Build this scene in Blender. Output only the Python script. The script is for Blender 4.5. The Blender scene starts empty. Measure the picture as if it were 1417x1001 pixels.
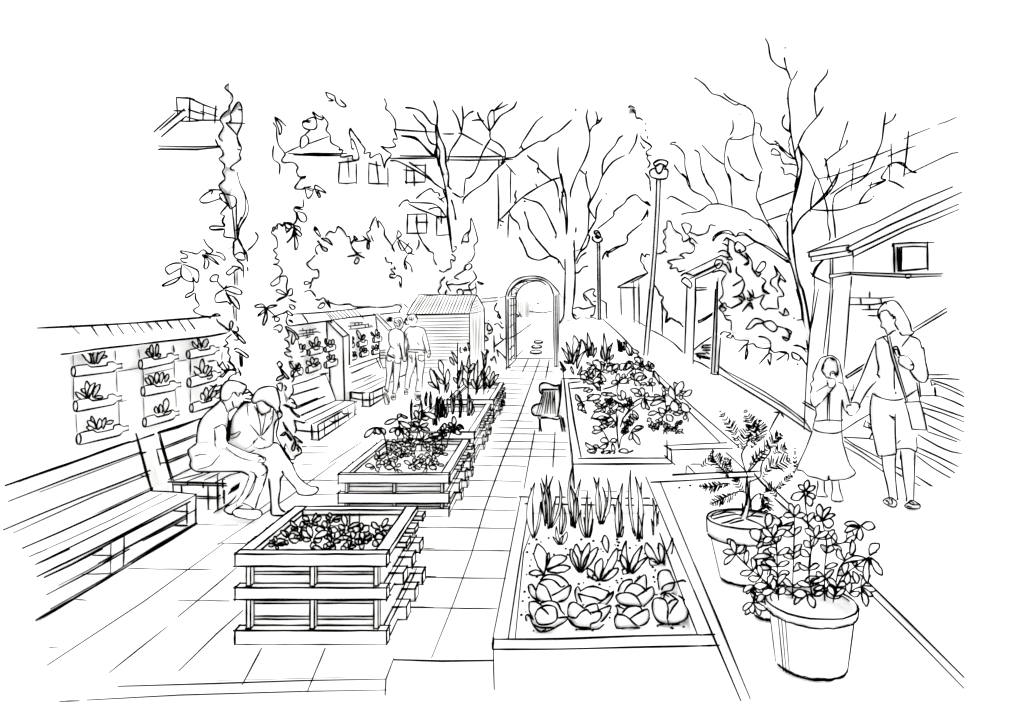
import bpy, math, random
from mathutils import Vector
from mathutils.bvhtree import BVHTree
from mathutils.geometry import delaunay_2d_cdt
random.seed(7)
# ---------------------------------------------------------------- camera geometry
WS = 1.36
F, H, PX0, PY0 = 1000.0, 1.70, 755.0, 430.0      # focal length (px), eye height (m), principal point
CAM = Vector((0, 0, H))
def P(x, y, Y): return Vector(((x-PX0)/F*Y, Y, H-(y-PY0)/F*Y))
def G(x, y, z=0.0): return P(x, y, (H-z)*F/(y-PY0))
def DY(y, z=0.0): return (H-z)*F/(y-PY0)
CR = dict(O=(0,0,1),A1=(0,400,4.55),A2=(0,560,4.55),A3=(0,760,4.153),A4=(200,100,4.55),A5=(200,300,4.55),
 A6=(220,500,4.55),A7=(300,680,4.55),A8=(440,540,5.0),B1=(380,400,4.55),B2=(500,400,5.0),B3=(420,110,4.55),
 B4=(420,300,4.723),B5=(640,130,4.55),B6=(660,330,4.355),B7=(680,460,4.55),B8=(670,640,3.85),C1=(860,40,4.55),
 C2=(860,240,4.55),C3=(1080,150,4.004),C4=(860,400,4.548),C5=(1080,400,3.13),C6=(900,560,5.0),C7=(960,660,3.45),
 C8=(1100,740,3.835))
def S(key, txt):
    """sketch strokes 'u,v u,v ; u,v ...' read off an enlargement -> list of (points, pens)"""
    ox, oy, s = CR[key]; out = []
    for st in txt.split(';'):
        st = st.split()
        if not st: continue
        pts, pen = [], []
        for t in st:
            up = t[0] == '!'
            if up: t = t[1:]
            if not t: continue
            u, v = t.split(',')
            pts.append((ox+float(u)/s, oy+float(v)/s)); pen.append(not up)
        out.append((pts, pen))
    return out
# ---------------------------------------------------------------- surfaces a stroke can lie on
def atY(Y): return lambda x, y: P(x, y, Y)
def onZ(z=0.0): return lambda x, y: G(x, y, z)
def onX(X): return lambda x, y: P(x, y, X*F/(x-PX0))
def onpl(a, b, c):
    n = (b-a).cross(c-a); k = n.dot(a-CAM)
    def f(x, y):
        d = P(x, y, 1.0)-CAM
        return CAM+d*(k/n.dot(d))
    return f
def wavyY(Y, A, ph=0.0, lx=70.0, ly=90.0):
    """branches swing towards and away from the viewer, continuously, so forks stay joined"""
    return lambda x, y: P(x, y, Y+A*(math.sin(x/lx+ph)+.6*math.sin(y/ly+2*ph)))
def dense(pts, n=3, closed=False, k=0.5):
    N = len(pts)
    if N < 3 or n < 2: return [tuple(p) for p in pts]
    out = []
    for i in range(N if closed else N-1):
        p0 = pts[i-1] if (i > 0 or closed) else pts[i]
        p1 = pts[i]; p2 = pts[(i+1) % N]
        p3 = pts[(i+2) % N] if (closed or i+2 < N) else p2
        L = math.hypot(p2[0]-p1[0], p2[1]-p1[1])+1e-6
        def tang(a, b):
            dx, dy = (b[0]-a[0])*k, (b[1]-a[1])*k
            l = math.hypot(dx, dy)
            if l > L: dx, dy = dx*L/l, dy*L/l
            return dx, dy
        t1, t2 = tang(p0, p2), tang(p1, p3)
        for j in range(n):
            t = j/n; a = 2*t**3-3*t*t+1; b = t**3-2*t*t+t; c = -2*t**3+3*t*t; d = t**3-t*t
            out.append((a*p1[0]+b*t1[0]+c*p2[0]+d*t2[0], a*p1[1]+b*t1[1]+c*p2[1]+d*t2[1]))
    if not closed: out.append(tuple(pts[-1]))
    return out
# ---------------------------------------------------------------- materials (procedural)
def mat(name, col, rough=1.0, noise=0.0, scale=40.0):
    m = bpy.data.materials.new(name); m.use_nodes = True
    nt = m.node_tree; b = nt.nodes['Principled BSDF']
    b.inputs['Roughness'].default_value = rough
    b.inputs['Specular IOR Level'].default_value = 0.0
    if noise:
        tc = nt.nodes.new('ShaderNodeTexCoord'); nz = nt.nodes.new('ShaderNodeTexNoise'); cr = nt.nodes.new('ShaderNodeValToRGB')
        nz.inputs['Scale'].default_value = scale; nz.inputs['Detail'].default_value = 4
        nt.links.new(tc.outputs['Object'], nz.inputs['Vector']); nt.links.new(nz.outputs['Fac'], cr.inputs['Fac'])
        lo = [max(0, c-noise) for c in col]
        cr.color_ramp.elements[0].color = (*lo, 1); cr.color_ramp.elements[0].position = .3
        cr.color_ramp.elements[1].color = (*col, 1); cr.color_ramp.elements[1].position = .7
        nt.links.new(cr.outputs['Color'], b.inputs['Base Color'])
    else: b.inputs['Base Color'].default_value = (*col, 1)
    return m
MATS = dict(
 paper=mat('white_paper', (.95,.95,.95), noise=.03), wood=mat('white_painted_wood', (.95,.95,.948), noise=.03, scale=25),
 leaf=mat('white_leaf', (.95,.952,.948), noise=.02, scale=60), wall=mat('white_wall', (.95,.95,.95), noise=.03, scale=8),
 cloth=mat('white_cloth', (.95,.95,.95), noise=.02, scale=90), skin=mat('white_skin', (.95,.949,.948), noise=.01, scale=50),
 stone=mat('white_stone', (.95,.95,.95), noise=.04, scale=6), ink=mat('black_ink', (.0006,.0006,.0006), noise=.0003, scale=300))
# ---------------------------------------------------------------- mesh collector
class M:
    def __init__(s, mt='paper'): s.v = []; s.f = []; s.m = []; s.sm = []; s.mt = mt; s._b = None; s.pf = []
    def add(s, vs, fs, mi=0, smooth=False):
        o = len(s.v); s.v += [Vector(v) for v in vs]
        for f in fs: s.f.append([i+o for i in f]); s.m.append(mi); s.sm.append(smooth)
        if mi == 0: s._b = None
    def bvh(s):
        if s._b is None:
            s._b = BVHTree.FromPolygons([tuple(v) for v in s.v], [f for f, k in zip(s.f, s.m) if k == 0], all_triangles=False)
        return s._b
    # ---- ink
    def cord(s, pts, rad, sides=6):
        P3 = [pts[0]]; R = [rad[0]]
        for p, r in zip(pts[1:], rad[1:]):
            if (p-P3[-1]).length > 1e-5: P3.append(p); R.append(r)
        if len(P3) < 2: return
        n = len(P3); vs = []; up = None
        for i in range(n):
            t = (P3[min(i+1, n-1)]-P3[max(i-1, 0)])
            if t.length < 1e-9: t = Vector((1, 0, 0))
            t.normalize()
            if up is None:
                up = t.cross(CAM-P3[0]); up = up if up.length > 1e-6 else t.orthogonal()
            up = up-t*up.dot(t)
            if up.length < 1e-6: up = t.orthogonal()
            up.normalize(); q = t.cross(up)
            for k in range(sides):
                a = 2*math.pi*k/sides
                vs.append(P3[i]+(up*math.cos(a)+q*math.sin(a))*R[i])
        fs = []
        for i in range(n-1):
            for k in range(sides):
                k2 = (k+1) % sides
                fs.append([i*sides+k, i*sides+k2, (i+1)*sides+k2, (i+1)*sides+k])
        fs.append(list(range(sides))[::-1]); fs.append([(n-1)*sides+k for k in range(sides)])
        s.add(vs, fs, 1)
    def pen(s, pts3, w=1.8, taper=True, vary=.18):
        n = len(pts3); ph = random.random()*6; rad = []
        for i, p in enumerate(pts3):
            r = WS*w*.5*(p-CAM).y/F*(1+vary*math.sin(ph+i*.9))
            if taper and n > 2 and i in (0, n-1): r *= .7
            rad.append(max(r, 1e-4))
        s.cord([p+(CAM-p).normalized()*r*1.15 for p, r in zip(pts3, rad)], rad)
    def px(s, pts, surf, w=1.8, smooth=3, closed=False, wob=.25):
        """one stroke given by image points, laid on a surface"""
        d = dense(pts, smooth if len(pts) > 2 else 1, closed)
        if closed: d.append(d[0])
        if len(d) == 2:
            a, b = d; L = math.hypot(b[0]-a[0], b[1]-a[1]); k = max(2, int(L/14))
            d = [(a[0]+(b[0]-a[0])*i/k, a[1]+(b[1]-a[1])*i/k) for i in range(k+1)]
            d = [d[0]]+[(x+random.uniform(-wob, wob), y+random.uniform(-wob, wob)) for x, y in d[1:-1]]+[d[-1]]
        s.pen([surf(x, y) for x, y in d], w)
    def st(s, key, txt, surf, w=1.8, smooth=3):
        for pts, pen in S(key, txt):
            if len(pts) > 1: s.px(pts, surf, w, smooth)
    def line(s, a, b, w=1.8, over=0.0, wob=.3):
        """ruled-by-hand line between two real points"""
        d = b-a; L = d.length
        if L < 1e-4: return
        u = d/L; sc = (a.y+b.y)/2/F
        if over: a = a-u*over*random.uniform(.3, 1)*sc; b = b+u*over*random.uniform(.3, 1)*sc
        k = max(2, min(12, int((b-a).length/sc/16)))
        pts = [a+(b-a)*i/k for i in range(k+1)]
        for i in range(1, k):
            pts[i] = pts[i]+Vector((random.uniform(-1, 1), 0, random.uniform(-1, 1)))*wob*sc
        s.pen(pts, w, taper=True)
    def dot(s, x, y, surf, w=2.0):
        p = surf(x, y); r = WS*w*.5*p.y/F
        s.cord([p+Vector((-r, 0, r*.3)), p+Vector((0, 0, r*.9)), p+Vector((r, 0, r*.3))], [r*.7, r, r*.7])
    # ---- solids
    def hexa(s, c, w=1.7, over=2.0, skip=(), edges=None):
        """c: 8 corners, 4 of the bottom then 4 of the top, same winding"""
        s.add(c, [[0,3,2,1],[4,5,6,7],[0,1,5,4],[1,2,6,5],[2,3,7,6],[3,0,4,7]])
        if w:
            E = [(0,1),(1,2),(2,3),(3,0),(4,5),(5,6),(6,7),(7,4),(0,4),(1,5),(2,6),(3,7)]
            for i, e in enumerate(E):
                if i in skip: continue
                s.line(c[e[0]], c[e[1]], w, over)
    def box(s, x0, x1, y0, y1, z0, z1, w=1.7, over=2.0, skip=()):
        c = [Vector(p) for p in ((x0,y0,z0),(x1,y0,z0),(x1,y1,z0),(x0,y1,z0),(x0,y0,z1),(x1,y0,z1),(x1,y1,z1),(x0,y1,z1))]
        s.hexa(c, w, over, skip)
    def prism(s, poly3, vec, w=0, over=0):
        n = len(poly3); a = [Vector(p) for p in poly3]; b = [p+vec for p in a]
        s.add(a+b, [list(range(n)), list(range(2*n-1, n-1, -1))]+[[i, n+i, n+(i+1) % n, (i+1) % n] for i in range(n)])
        if w:
            for i in range(n): s.line(a[i], a[(i+1) % n], w, over)
    def pprism(s, key, txt, surf, depth, w=0, over=1.5):
        for pts, pen in S(key, txt):
            if depth == 'side':      # building whose side wall runs straight away from the path
                q = surf(min(p[0] for p in pts), 430); depth = (q-CAM)*(5/q.y)
            s.prism([surf(x, y) for x, y in pts], Vector((0, depth, 0)) if not isinstance(depth, Vector) else depth, w, over)
    def inflate(s, pts, surf, k=.6, pen=None, w=1.8, smooth=2, cap=None, push=0.0, res=22):
        """a rounded solid whose outline is the given loop; returns nothing, inks its rim"""
        d = dense(pts, smooth, True); N = len(d)
        xs = [p[0] for p in d]; ys = [p[1] for p in d]
        st = max(max(xs)-min(xs), max(ys)-min(ys))/res; area = 0
        for i in range(N): area += d[i-1][0]*d[i][1]-d[i][0]*d[i-1][1]
        if area < 0: dd = d[::-1]
        else: dd = d
        def inside(x, y):
            c = False
            for i in range(N):
                a, b = dd[i-1], dd[i]
                if (a[1] > y) != (b[1] > y) and x < (b[0]-a[0])*(y-a[1])/(b[1]-a[1])+a[0]: c = not c
            return c
        def dist(x, y):
            m = 1e9
            for i in range(N):
                a, b = dd[i-1], dd[i]; ex, ey = b[0]-a[0], b[1]-a[1]
                t = max(0, min(1, ((x-a[0])*ex+(y-a[1])*ey)/(ex*ex+ey*ey+1e-9)))
                m = min(m, math.hypot(x-a[0]-t*ex, y-a[1]-t*ey))
            return m
        g = []; y = min(ys)+st*.5; row = 0
        while y < max(ys):
            x = min(xs)+(st*.5 if row % 2 else st)
            while x < max(xs):
                if inside(x, y):
                    q = dist(x, y)
                    if q > st*.45: g.append((x, y, q))
                x += st
            y += st*.87; row += 1
        allp = [Vector(p) for p in dd]+[Vector((a, b)) for a, b, c in g]
        r = delaunay_2d_cdt(allp, [], [list(range(N))], 1, 1e-4)
        V, T = r[0], r[2]
        if not T: return
        D = [dist(v.x, v.y) for v in V]; R = max(D) if not cap else min(max(D), cap)
        c3 = surf(sum(xs)/N, sum(ys)/N); dr = (c3-CAM).normalized()
        fr = []; bk = []; base = []
        bound = {}
        vs = []
        for i, v in enumerate(V):
            p = surf(v.x, v.y)-dr*push; q = min(D[i], R)
            h = k*math.sqrt(max(0, q*(2*R-q)))*p.y/F
            if D[i] < 1e-3:
                fr.append(len(vs)); bk.append(len(vs)); vs.append(p)
            else:
                fr.append(len(vs)); vs.append(p-dr*h); bk.append(len(vs)); vs.append(p+dr*h)
        fs = [[fr[i] for i in t] for t in T]+[[bk[i] for i in reversed(t)] for t in T]
        s.add(vs, fs, 0, True)
        if w:
            def sf(x, y):
                p = surf(x, y)-dr*push; return p
            s.rim = getattr(s, 'rim', [])
            n = len(pts); pe = pen or [True]*n
            run = []
            for i in range(n+1):
                j = i % n
                if i > 0 and not pe[j]:
                    if len(run) > 1: s.rim.append((run, sf, w))
                    run = []
                run.append(pts[j])
            if len(run) > 1: s.rim.append((run, sf, w))
    def ink_rims(s, tol=.35):
        for run, sf, w in getattr(s, 'rim', []):
            b = s.bvh()
            def g(x, y):
                p = sf(x, y); d = (p-CAM); L = d.length; d.normalize()
                h = b.ray_cast(CAM, d)
                if h[0] is not None and L-tol < h[3] < L: return h[0]
                return p
            s.px(run, g, w, 3)
        s.rim = []
    def blob(s, key, txt, surf, **kw):
        for pts, pen in S(key, txt):
            s.inflate(pts, surf, pen=pen, **kw)
    def hit(s, back):
        b = s.bvh(); lf = dict(skin=.03, cloth=.035, leaf=.02, wood=.01).get(s.mt, 0)
        def g(x, y):
            d = P(x, y, 1.0)-CAM; d.normalize(); h = b.ray_cast(CAM, d)
            return (h[0] if h[0] is not None else back(x, y))-d*lf
        return g
    def leaf(s, bx, by, tx, ty, wd, surf, w=1.6, swing=None, fat=.5, rib=False):
        """one leaf: a bent blade with an inked edge"""
        L = math.hypot(tx-bx, ty-by)+1e-6; ux, uy = (tx-bx)/L, (ty-by)/L; nx, ny = -uy, ux
        b0 = surf(bx, by); Y = b0.y
        sw = swing if swing is not None else random.uniform(-.35, .35)*L*Y/F
        cv = random.uniform(-.12, .12)*L
        def pt(t, o):
            c = cv*4*t*(1-t); x = bx+ux*L*t+nx*(c+o); y = by+uy*L*t+ny*(c+o)
            return P(x, y, Y-sw*math.sin(t*1.5))
        prof = [.06, .42, .72, .93, 1, .93, .66, .12] if wd < L*.9 and wd > L*.22 else [.25, .7, .95, 1, .9, .7, .4, .05]
        n = len(prof)-1
        mid = [pt(i/n, 0)-(pt(i/n, 0)-CAM).normalized()*(wd*.12*Y/F*prof[i]) for i in range(n+1)]
        l = [pt(i/n, wd*.5*prof[i]*random.uniform(.85, 1.1)) for i in range(n+1)]
        r = [pt(i/n, -wd*.5*prof[i]*random.uniform(.85, 1.1)) for i in range(n+1)]
        vs = l+mid+r; m = n+1; fs = []
        for i in range(n):
            fs.append([i, i+1, m+i+1, m+i]); fs.append([m+i, m+i+1, 2*m+i+1, 2*m+i])
        s.add(vs, fs, 0, True)
        s.pen(l+r[::-1], w, taper=False)
        if rib: s.pen(mid, w*.7)
    def leaves(s, key, txt, surf, w=1.6, **kw):
        ox, oy, k = CR[key]
        for t in txt.split():
            a = [float(q) for q in t.split(',')]
            s.leaf(ox+a[0]/k, oy+a[1]/k, ox+a[2]/k, oy+a[3]/k, a[4]/k, surf, w, **kw)
    def tuft(s, key, txt, surf, n=5, w=1.5, fatk=.42, up=0.0, spread=6.28, **kw):
        """rosettes 'u,v,r': leaves thrown out round a point"""
        ox, oy, k = CR[key]
        for t in txt.split():
            u, v, r = [float(q) for q in t.split(',')][:3]
            x, y, r = ox+u/k, oy+v/k, r/k; a0 = random.random()*6.28 if spread > 6 else -math.pi/2-spread/2
            for i in range(n):
                a = a0+spread*(i+random.uniform(-.42, .42))/(n if spread > 6 else n-1)
                q = r*random.uniform(.6, 1.45)
                s.leaf(x+math.cos(a)*q*.12, y+math.sin(a)*q*.12, x+math.cos(a)*q, y+math.sin(a)*q*.72-up*r, r*fatk*random.uniform(.7, 1.35), surf, w, **kw)
# ---------------------------------------------------------------- things, parts, sub-parts
THINGS = []
class T:
    def __init__(s, name, label, cat, group=None, kind=None):
        s.name, s.label, s.cat, s.group, s.kind = name, label, cat, group, kind; s.parts = []; THINGS.append(s)
    def part(s, name, mt='paper', parent=None, label=None):
        m = M(mt); s.parts.append((name, m, parent, label)); return m
def one(name, label, cat, mt='paper', group=None, kind=None):
    t = T(name, label, cat, group, kind); t.single = True; return t.part(name, mt)
def struct(name, mt='stone', kind='structure'):
    t = T(name, None, None, None, kind); t.single = True; return t.part(name, mt)
def link(name, m, base, par):
    me = bpy.data.meshes.new(name)
    me.from_pydata([tuple(v-base) for v in m.v], [], m.f)
    me.materials.append(MATS[m.mt]); me.materials.append(MATS['ink'])
    me.polygons.foreach_set('material_index', m.m); me.polygons.foreach_set('use_smooth', m.sm); me.update()
    o = bpy.data.objects.new(name, me); bpy.context.scene.collection.objects.link(o)
    if par: o.parent = par
    return o
def finish():
    for t in THINGS:
        ms = [p for p in t.parts if p[1].v]
        for p in ms:
            if getattr(p[1], 'rim', None): p[1].ink_rims()
        if not ms: continue
        av = [v for p in ms for v in p[1].v]
        zs = min(v.z for v in av); xs = [v.x for v in av]; ys = [v.y for v in av]
        base = Vector(((min(xs)+max(xs))/2, (min(ys)+max(ys))/2, zs))
        if t.kind == 'structure': base = Vector((0, 0, 0))
        if getattr(t, 'single', False) or len(ms) == 1 and t.kind:
            o = link(t.name, ms[0][1], base, None); o.location = base
        else:
            o = bpy.data.objects.new(t.name, None); bpy.context.scene.collection.objects.link(o); o.location = base
            o.empty_display_size = .2; made = {}
            for nm, m, par, lb in ms:
                c = link(nm, m, base, o)
                if par is not None and id(par) in made:
                    c.parent = made[id(par)]
                made[id(m)] = c
                if lb: c['label'] = lb
        if t.label: o['label'] = t.label
        if t.cat: o['category'] = t.cat
        if t.group: o['group'] = t.group
        if t.kind: o['kind'] = t.kind
def remesh(m, vox):
    """weld overlapping rounded pieces of a body into one continuous surface"""
    me = bpy.data.meshes.new('tmp'); me.from_pydata([tuple(v) for v in m.v], [], m.f)
    o = bpy.data.objects.new('tmp', me); bpy.context.scene.collection.objects.link(o)
    md = o.modifiers.new('r', 'REMESH'); md.mode = 'VOXEL'; md.voxel_size = vox; md.use_smooth_shade = True
    sm = o.modifiers.new('s', 'SMOOTH'); sm.iterations = 2; sm.factor = .4
    dg = bpy.context.evaluated_depsgraph_get(); e = o.evaluated_get(dg).to_mesh()
    m.v = [v.co.copy() for v in e.vertices]; m.f = [list(p.vertices) for p in e.polygons]
    m.m = [0]*len(m.f); m.sm = [True]*len(m.f); m._b = None
    bpy.data.objects.remove(o); bpy.data.meshes.remove(me)
# ================================================================ ground, paving, lawn
gz = 1.12
g = struct('ground')
for i, (xa, xb) in enumerate(((-400, 0), (0, 400))):
    g.add([(xa,-15,0),(xb,-15,0),(xb,26,0),(xa,26,0),(xb,56,gz),(xa,56,gz),(xb,900,gz),(xa,900,gz)], [[0,1,2,3],[3,2,4,5],[5,4,6,7]])
gsurf = g.hit(onZ(0))
pv = struct('paving')
a = [G(*p, z=.004) for p in ((-500,1500),(700,1500),(793,690),(776,520),(712,498),(640,520),(560,520),(300,560),(-500,760))]
pv.add(a, [list(range(len(a)))])
pz = onZ(.004); f9 = 1.5
pv.st('O', "65,921 200,832 310,752;150,932 232,867;247,929 300,877 336,845;246,854 300,809 327,786;335,948 362,897;425,958 450,897", pz, f9, 1)
pv.st('O', "597,911 628,834 652,768 671,704 694,640 720,573 747,498;725,677 740,596;765,647 768,598;731,497 723,515;760,498 755,524", pz, 1.45, 1)
for x0, x1, y in ((640,716,688),(625,714,706),(570,712,731),(575,707,762),(575,703,800),(560,688,842),(646,722,666),(655,728,645)): pv.st('O', f"{x0},{y-.8} {x1},{y+.8}", pz, 1.45, 1)
for x0, x1, y in ((682,786,612),(678,783,622),(666,784,632),(682,770,601),(690,745,593),(692,738,583),(694,732,572),(696,730,562),(698,722,552),(690,728,545),(692,722,539),(692,733,532),(689,758,525),(706,765,514),(708,760,508)): pv.st('O', f"{x0},{y-.5} {x1},{y+.5}", pz, 1.45, 1)
pv.st('O', "692,514 712,514;330,628 452,627;412,618 424,618;418,643 432,643;390,665 470,665;430,685 470,684;400,620 455,618", pz, 1.3, 1)
pv.st('O', "178,787 293,789;105,830 120,831;246,831 318,832;67,896 80,897;570,730 590,730;585,759 602,759;585,798 604,798;568,840 600,841;300,727 330,727;272,726 300,727;300,752 355,753", pz, 1.3, 1)
pv.st('O', "300,755 400,688 465,640;380,690 350,712;455,642 500,612", pz, 1.2, 1)
st = struct('paving_step')        # low step down at the near edge of the paving
c0 = [G(537,941), G(683,955), G(683,915), G(545,915)]
top = [p+Vector((0,0,.012)) for p in c0]
st.add(c0+top, [[0,3,2,1],[4,5,6,7],[0,1,5,4],[1,2,6,5],[2,3,7,6],[3,0,4,7]])
zs = onZ(.014)
st.st('O', "545,913 612,915 683,914;533,962 534,940 545,911", zs, 1.8, 1)
st.st('O', "163,950 300,946 420,942 535,940", zs, 1.5, 1)
st.st('O', "82,971 110,970;120,969 250,962 420,957 535,955", zs, 1.3, 1)
st.st('O', "300,942 420,939 530,936", zs, .6, 1)
# lawn beyond the arch, with its stepping slabs and hand-drawn edges
lw = struct('lawn')
lsf = lambda x, y: gsurf(x, y)+Vector((0, 0, .012))
lw.add([(-12,25.3,.006),(40,25.3,.006),(40,26,.006),(-12,26,.006),(40,56,gz+.006),(-12,56,gz+.006)], [[0,1,2,3],[3,2,4,5]])
lw.st('B6', "500,515 525,490 545,500 575,487 600,490 640,470 665,485 700,480 730,492 755,488 790,480", lsf, 1.6)
lw.st('B6', "755,485 880,600 995,735", lsf, 1.6)
lw.st('B6', "235,585 290,545 325,520", lsf, 1.4)
lw.st('B6', "240,715 280,672", lsf, 1.0)
lw.st('B6', "215,728 460,726", lsf, 1.6, 1)
lw.st('C4', "0,145 80,190 150,237;190,263 260,300 330,345 380,395 450,450 500,470 560,507;610,535 800,650 1000,775 1190,905", lsf, 1.8)
lw.st('C4', "615,485 660,520 900,650 1165,835;618,497 720,570 1015,745 1150,852;455,450 448,478", lsf, 1.2)
lw.st('C5', "0,490 100,570 135,620", lsf, 1.2)
sl = T('stepping_stones', None, None, None, 'structure')
for i, (u, v, ru, rv) in enumerate(((370,631,25,7),(360,660,29,8),(355,693,35,9))):
    m = sl.part('stepping_stone'); n = 14
    ring = [(660+(u+ru*math.cos(6.283*k/n))/4.355, 330+(v+rv*math.sin(6.283*k/n))/4.355) for k in range(n)]
    q = [gsurf(x, y)+Vector((0, 0, .05)) for x, y in ring]
    m.prism(q, Vector((0, 0, -.03))); m.pen(q+[q[0]], 1.7, taper=False)
# sky dome
# ================================================================ raised beds
def frame(t, name, outer, inner, z, z0, skip=-1):
    """timber bed edging: one board per side between the outer and inner outline"""
    n = len(outer)
    for i in range(n):
        if i == skip: continue
        j = (i+1) % n
        m = t.part(name, 'wood')
        o1, o2, i1, i2 = G(*outer[i], z=z), G(*outer[j], z=z), G(*inner[i], z=z), G(*inner[j], z=z)
        d = Vector((0, 0, z0-z))
        m.add([o1+d, o2+d, i2+d, i1+d, o1, o2, i2, i1], [[0,3,2,1],[4,5,6,7],[0,1,5,4],[2,3,7,6],[1,2,6,5],[3,0,4,7]])
        yield m
bedA = T('raised_bed', 'timber-edged raised bed in the foreground planted with leeks and lettuces', 'raised bed', 'timber-edged raised beds')
za = .22
fa = list(frame(bedA, 'board', [(683,899),(993,893),(905,689),(721,688)], [(704,884),(966,879),(893,698),(732,698)], za, 0))
fa[0].st('O', "683,899 683,925 684,955", atY(G(683,899,.22).y-.004), 1.9, 1)
soil = bedA.part('soil', 'stone')
q = [G(x, y, .15) for x, y in ((700,900),(985,900),(905,712),(728,712))]
soil.add(q, [[0,1,2,3]])
sz, tz = onZ(.152), onZ(za+.003)
fa[3].st('B8', "45,942 120,565 195,185;128,940 185,560 240,225", tz, 1.9, 1)
fa[3].st('B8', "165,942 210,480 245,385", tz, 1.5, 1); fa[3].st('B8', "50,935 45,995", tz, 2.6, 1)
fa[0].st('B8', "48,942 400,940 800,925 1155,918;45,996 400,995 800,985 1160,978", tz, 2.0)
fa[0].st('O', "968,879 990,878;970,894 996,893", tz, 2.0, 1)
fa[2].st('B8', "185,183 250,186;375,185 435,186;515,190 570,190;650,190 715,193;750,192 795,193;845,192 885,192;215,222 240,220;380,223 450,224;515,226 590,227;650,226 700,228;750,228 800,228;835,227 905,230", tz, 2.0, 1)
fa[2].st('B8', "295,308 450,308;650,308 695,309;860,312 905,312;515,151 570,153;640,154 710,155;750,153 780,153", onpl(G(728,700,.22),G(900,700,.22),G(728,712,.15)), 1.1, 1)
fa[1].st('B8', "845,38 990,385 1155,770", tz, 1.7, 1); fa[1].st('C7', "0,410 120,690 245,1001", tz, 1.7, 1)
fa[1].st('B8', "935,375 1000,560 1060,720 1135,915", tz, 1.6)
random.seed(3)
for k in range(190):
    v = random.random(); y = 745+v*130
    x = 718+(870-y)*.10+random.random()*(235-(870-y)*.28)
    soil.dot(x, y, sz, random.choice((1.6, 2.0, 2.4)))
bedB = T('raised_bed', 'timber-edged raised bed in the middle crowded with fruiting bushes and iris leaves', 'raised bed', 'timber-edged raised beds')
zb = .34
fb = list(frame(bedB, 'board', [(793,642),(930,642),(925,618),(1018,616),(905,513),(779,513)], [(804,633),(922,633),(918,612),(1000,610),(899,521),(787,524)], zb, 0))
q = [G(x, y, .27) for x, y in ((800,650),(935,650),(1010,622),(908,527),(783,527))]
sb = bedB.part('soil', 'stone'); sb.add(q, [[0,1,2,3,4]])
tb = onZ(zb+.003)
fb[5].st('B7', "450,240 480,540 515,830;485,320 520,560 565,785", tb, 2.0, 1)
fb[5].st('B7', "458,290 490,620 520,985;515,832 508,985;503,700 525,985", onpl(G(779,513,zb),G(793,642,zb),G(793,642,zb)-Vector((0,0,.3))), 1.4, 1)
fb[0].st('B7', "515,830 1135,828;545,795 1110,793", tb, 2.2, 1)
fb[1].st('B7', "1105,680 1108,795 1157,835;1090,775 1112,795;1130,730 1137,825;1085,712 1135,740", tb, 2.1, 1)
fb[2].st('C6', "95,285 300,275 530,265;130,315 350,308 570,303", tb, 2.0, 1)
fb[3].st('C4', "205,515 450,745 740,995;200,550 400,745 620,967;205,515 197,555;243,585 330,680", tb, 1.9, 1)
fb[4].st('B7', "440,293 580,290;485,320 562,312;500,355 600,347", tb, 1.8, 1)
fb[0].st('C6', "245,487 250,412 345,413;250,415 310,477", onZ(.25), 1.5, 1)
bedC = T('raised_bed', 'low timber-edged gravel bed on the right where the pot plants stand', 'raised bed', 'timber-edged raised beds')
fc = list(frame(bedC, 'board', [(1070,1075),(889,655),(1052,652),(1434,1036)], [(1085,1075),(915,667),(1044,660),(1434,1054)], za-.004, 0, skip=3))
q = [G(x, y, .20) for x, y in ((1028,950),(905,660),(1050,655),(1434,1046),(1500,1300),(1160,1300))]
sc = bedC.part('soil', 'stone'); sc.add(q, [list(range(6))])
fc[0].st('B8', "937,102 1050,375 1155,630", tz, 1.7, 1)
fc[0].st('C7', "0,410 120,700 270,1060;0,540 110,800 225,1070", tz, 2.0, 1)
fc[1].st('C6', "0,497 230,482 470,470 600,468 760,460;0,537 270,525 530,507 720,500", tz, 1.8)
fc[2].st('C6', "775,508 900,630 1022,745;718,478 770,540 830,600;860,650 985,762", tz, 1.9, 1)
fc[2].st('C7', "490,170 600,275", tz, 1.8, 1)
fc[2].st('C8', "345,210 600,460 897,757;412,325 600,510 897,815", tz, 2.1, 1)
for x, y in ((940,676),(955,673)): sc.dot(x, y, onZ(.203), 2.2)
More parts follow.
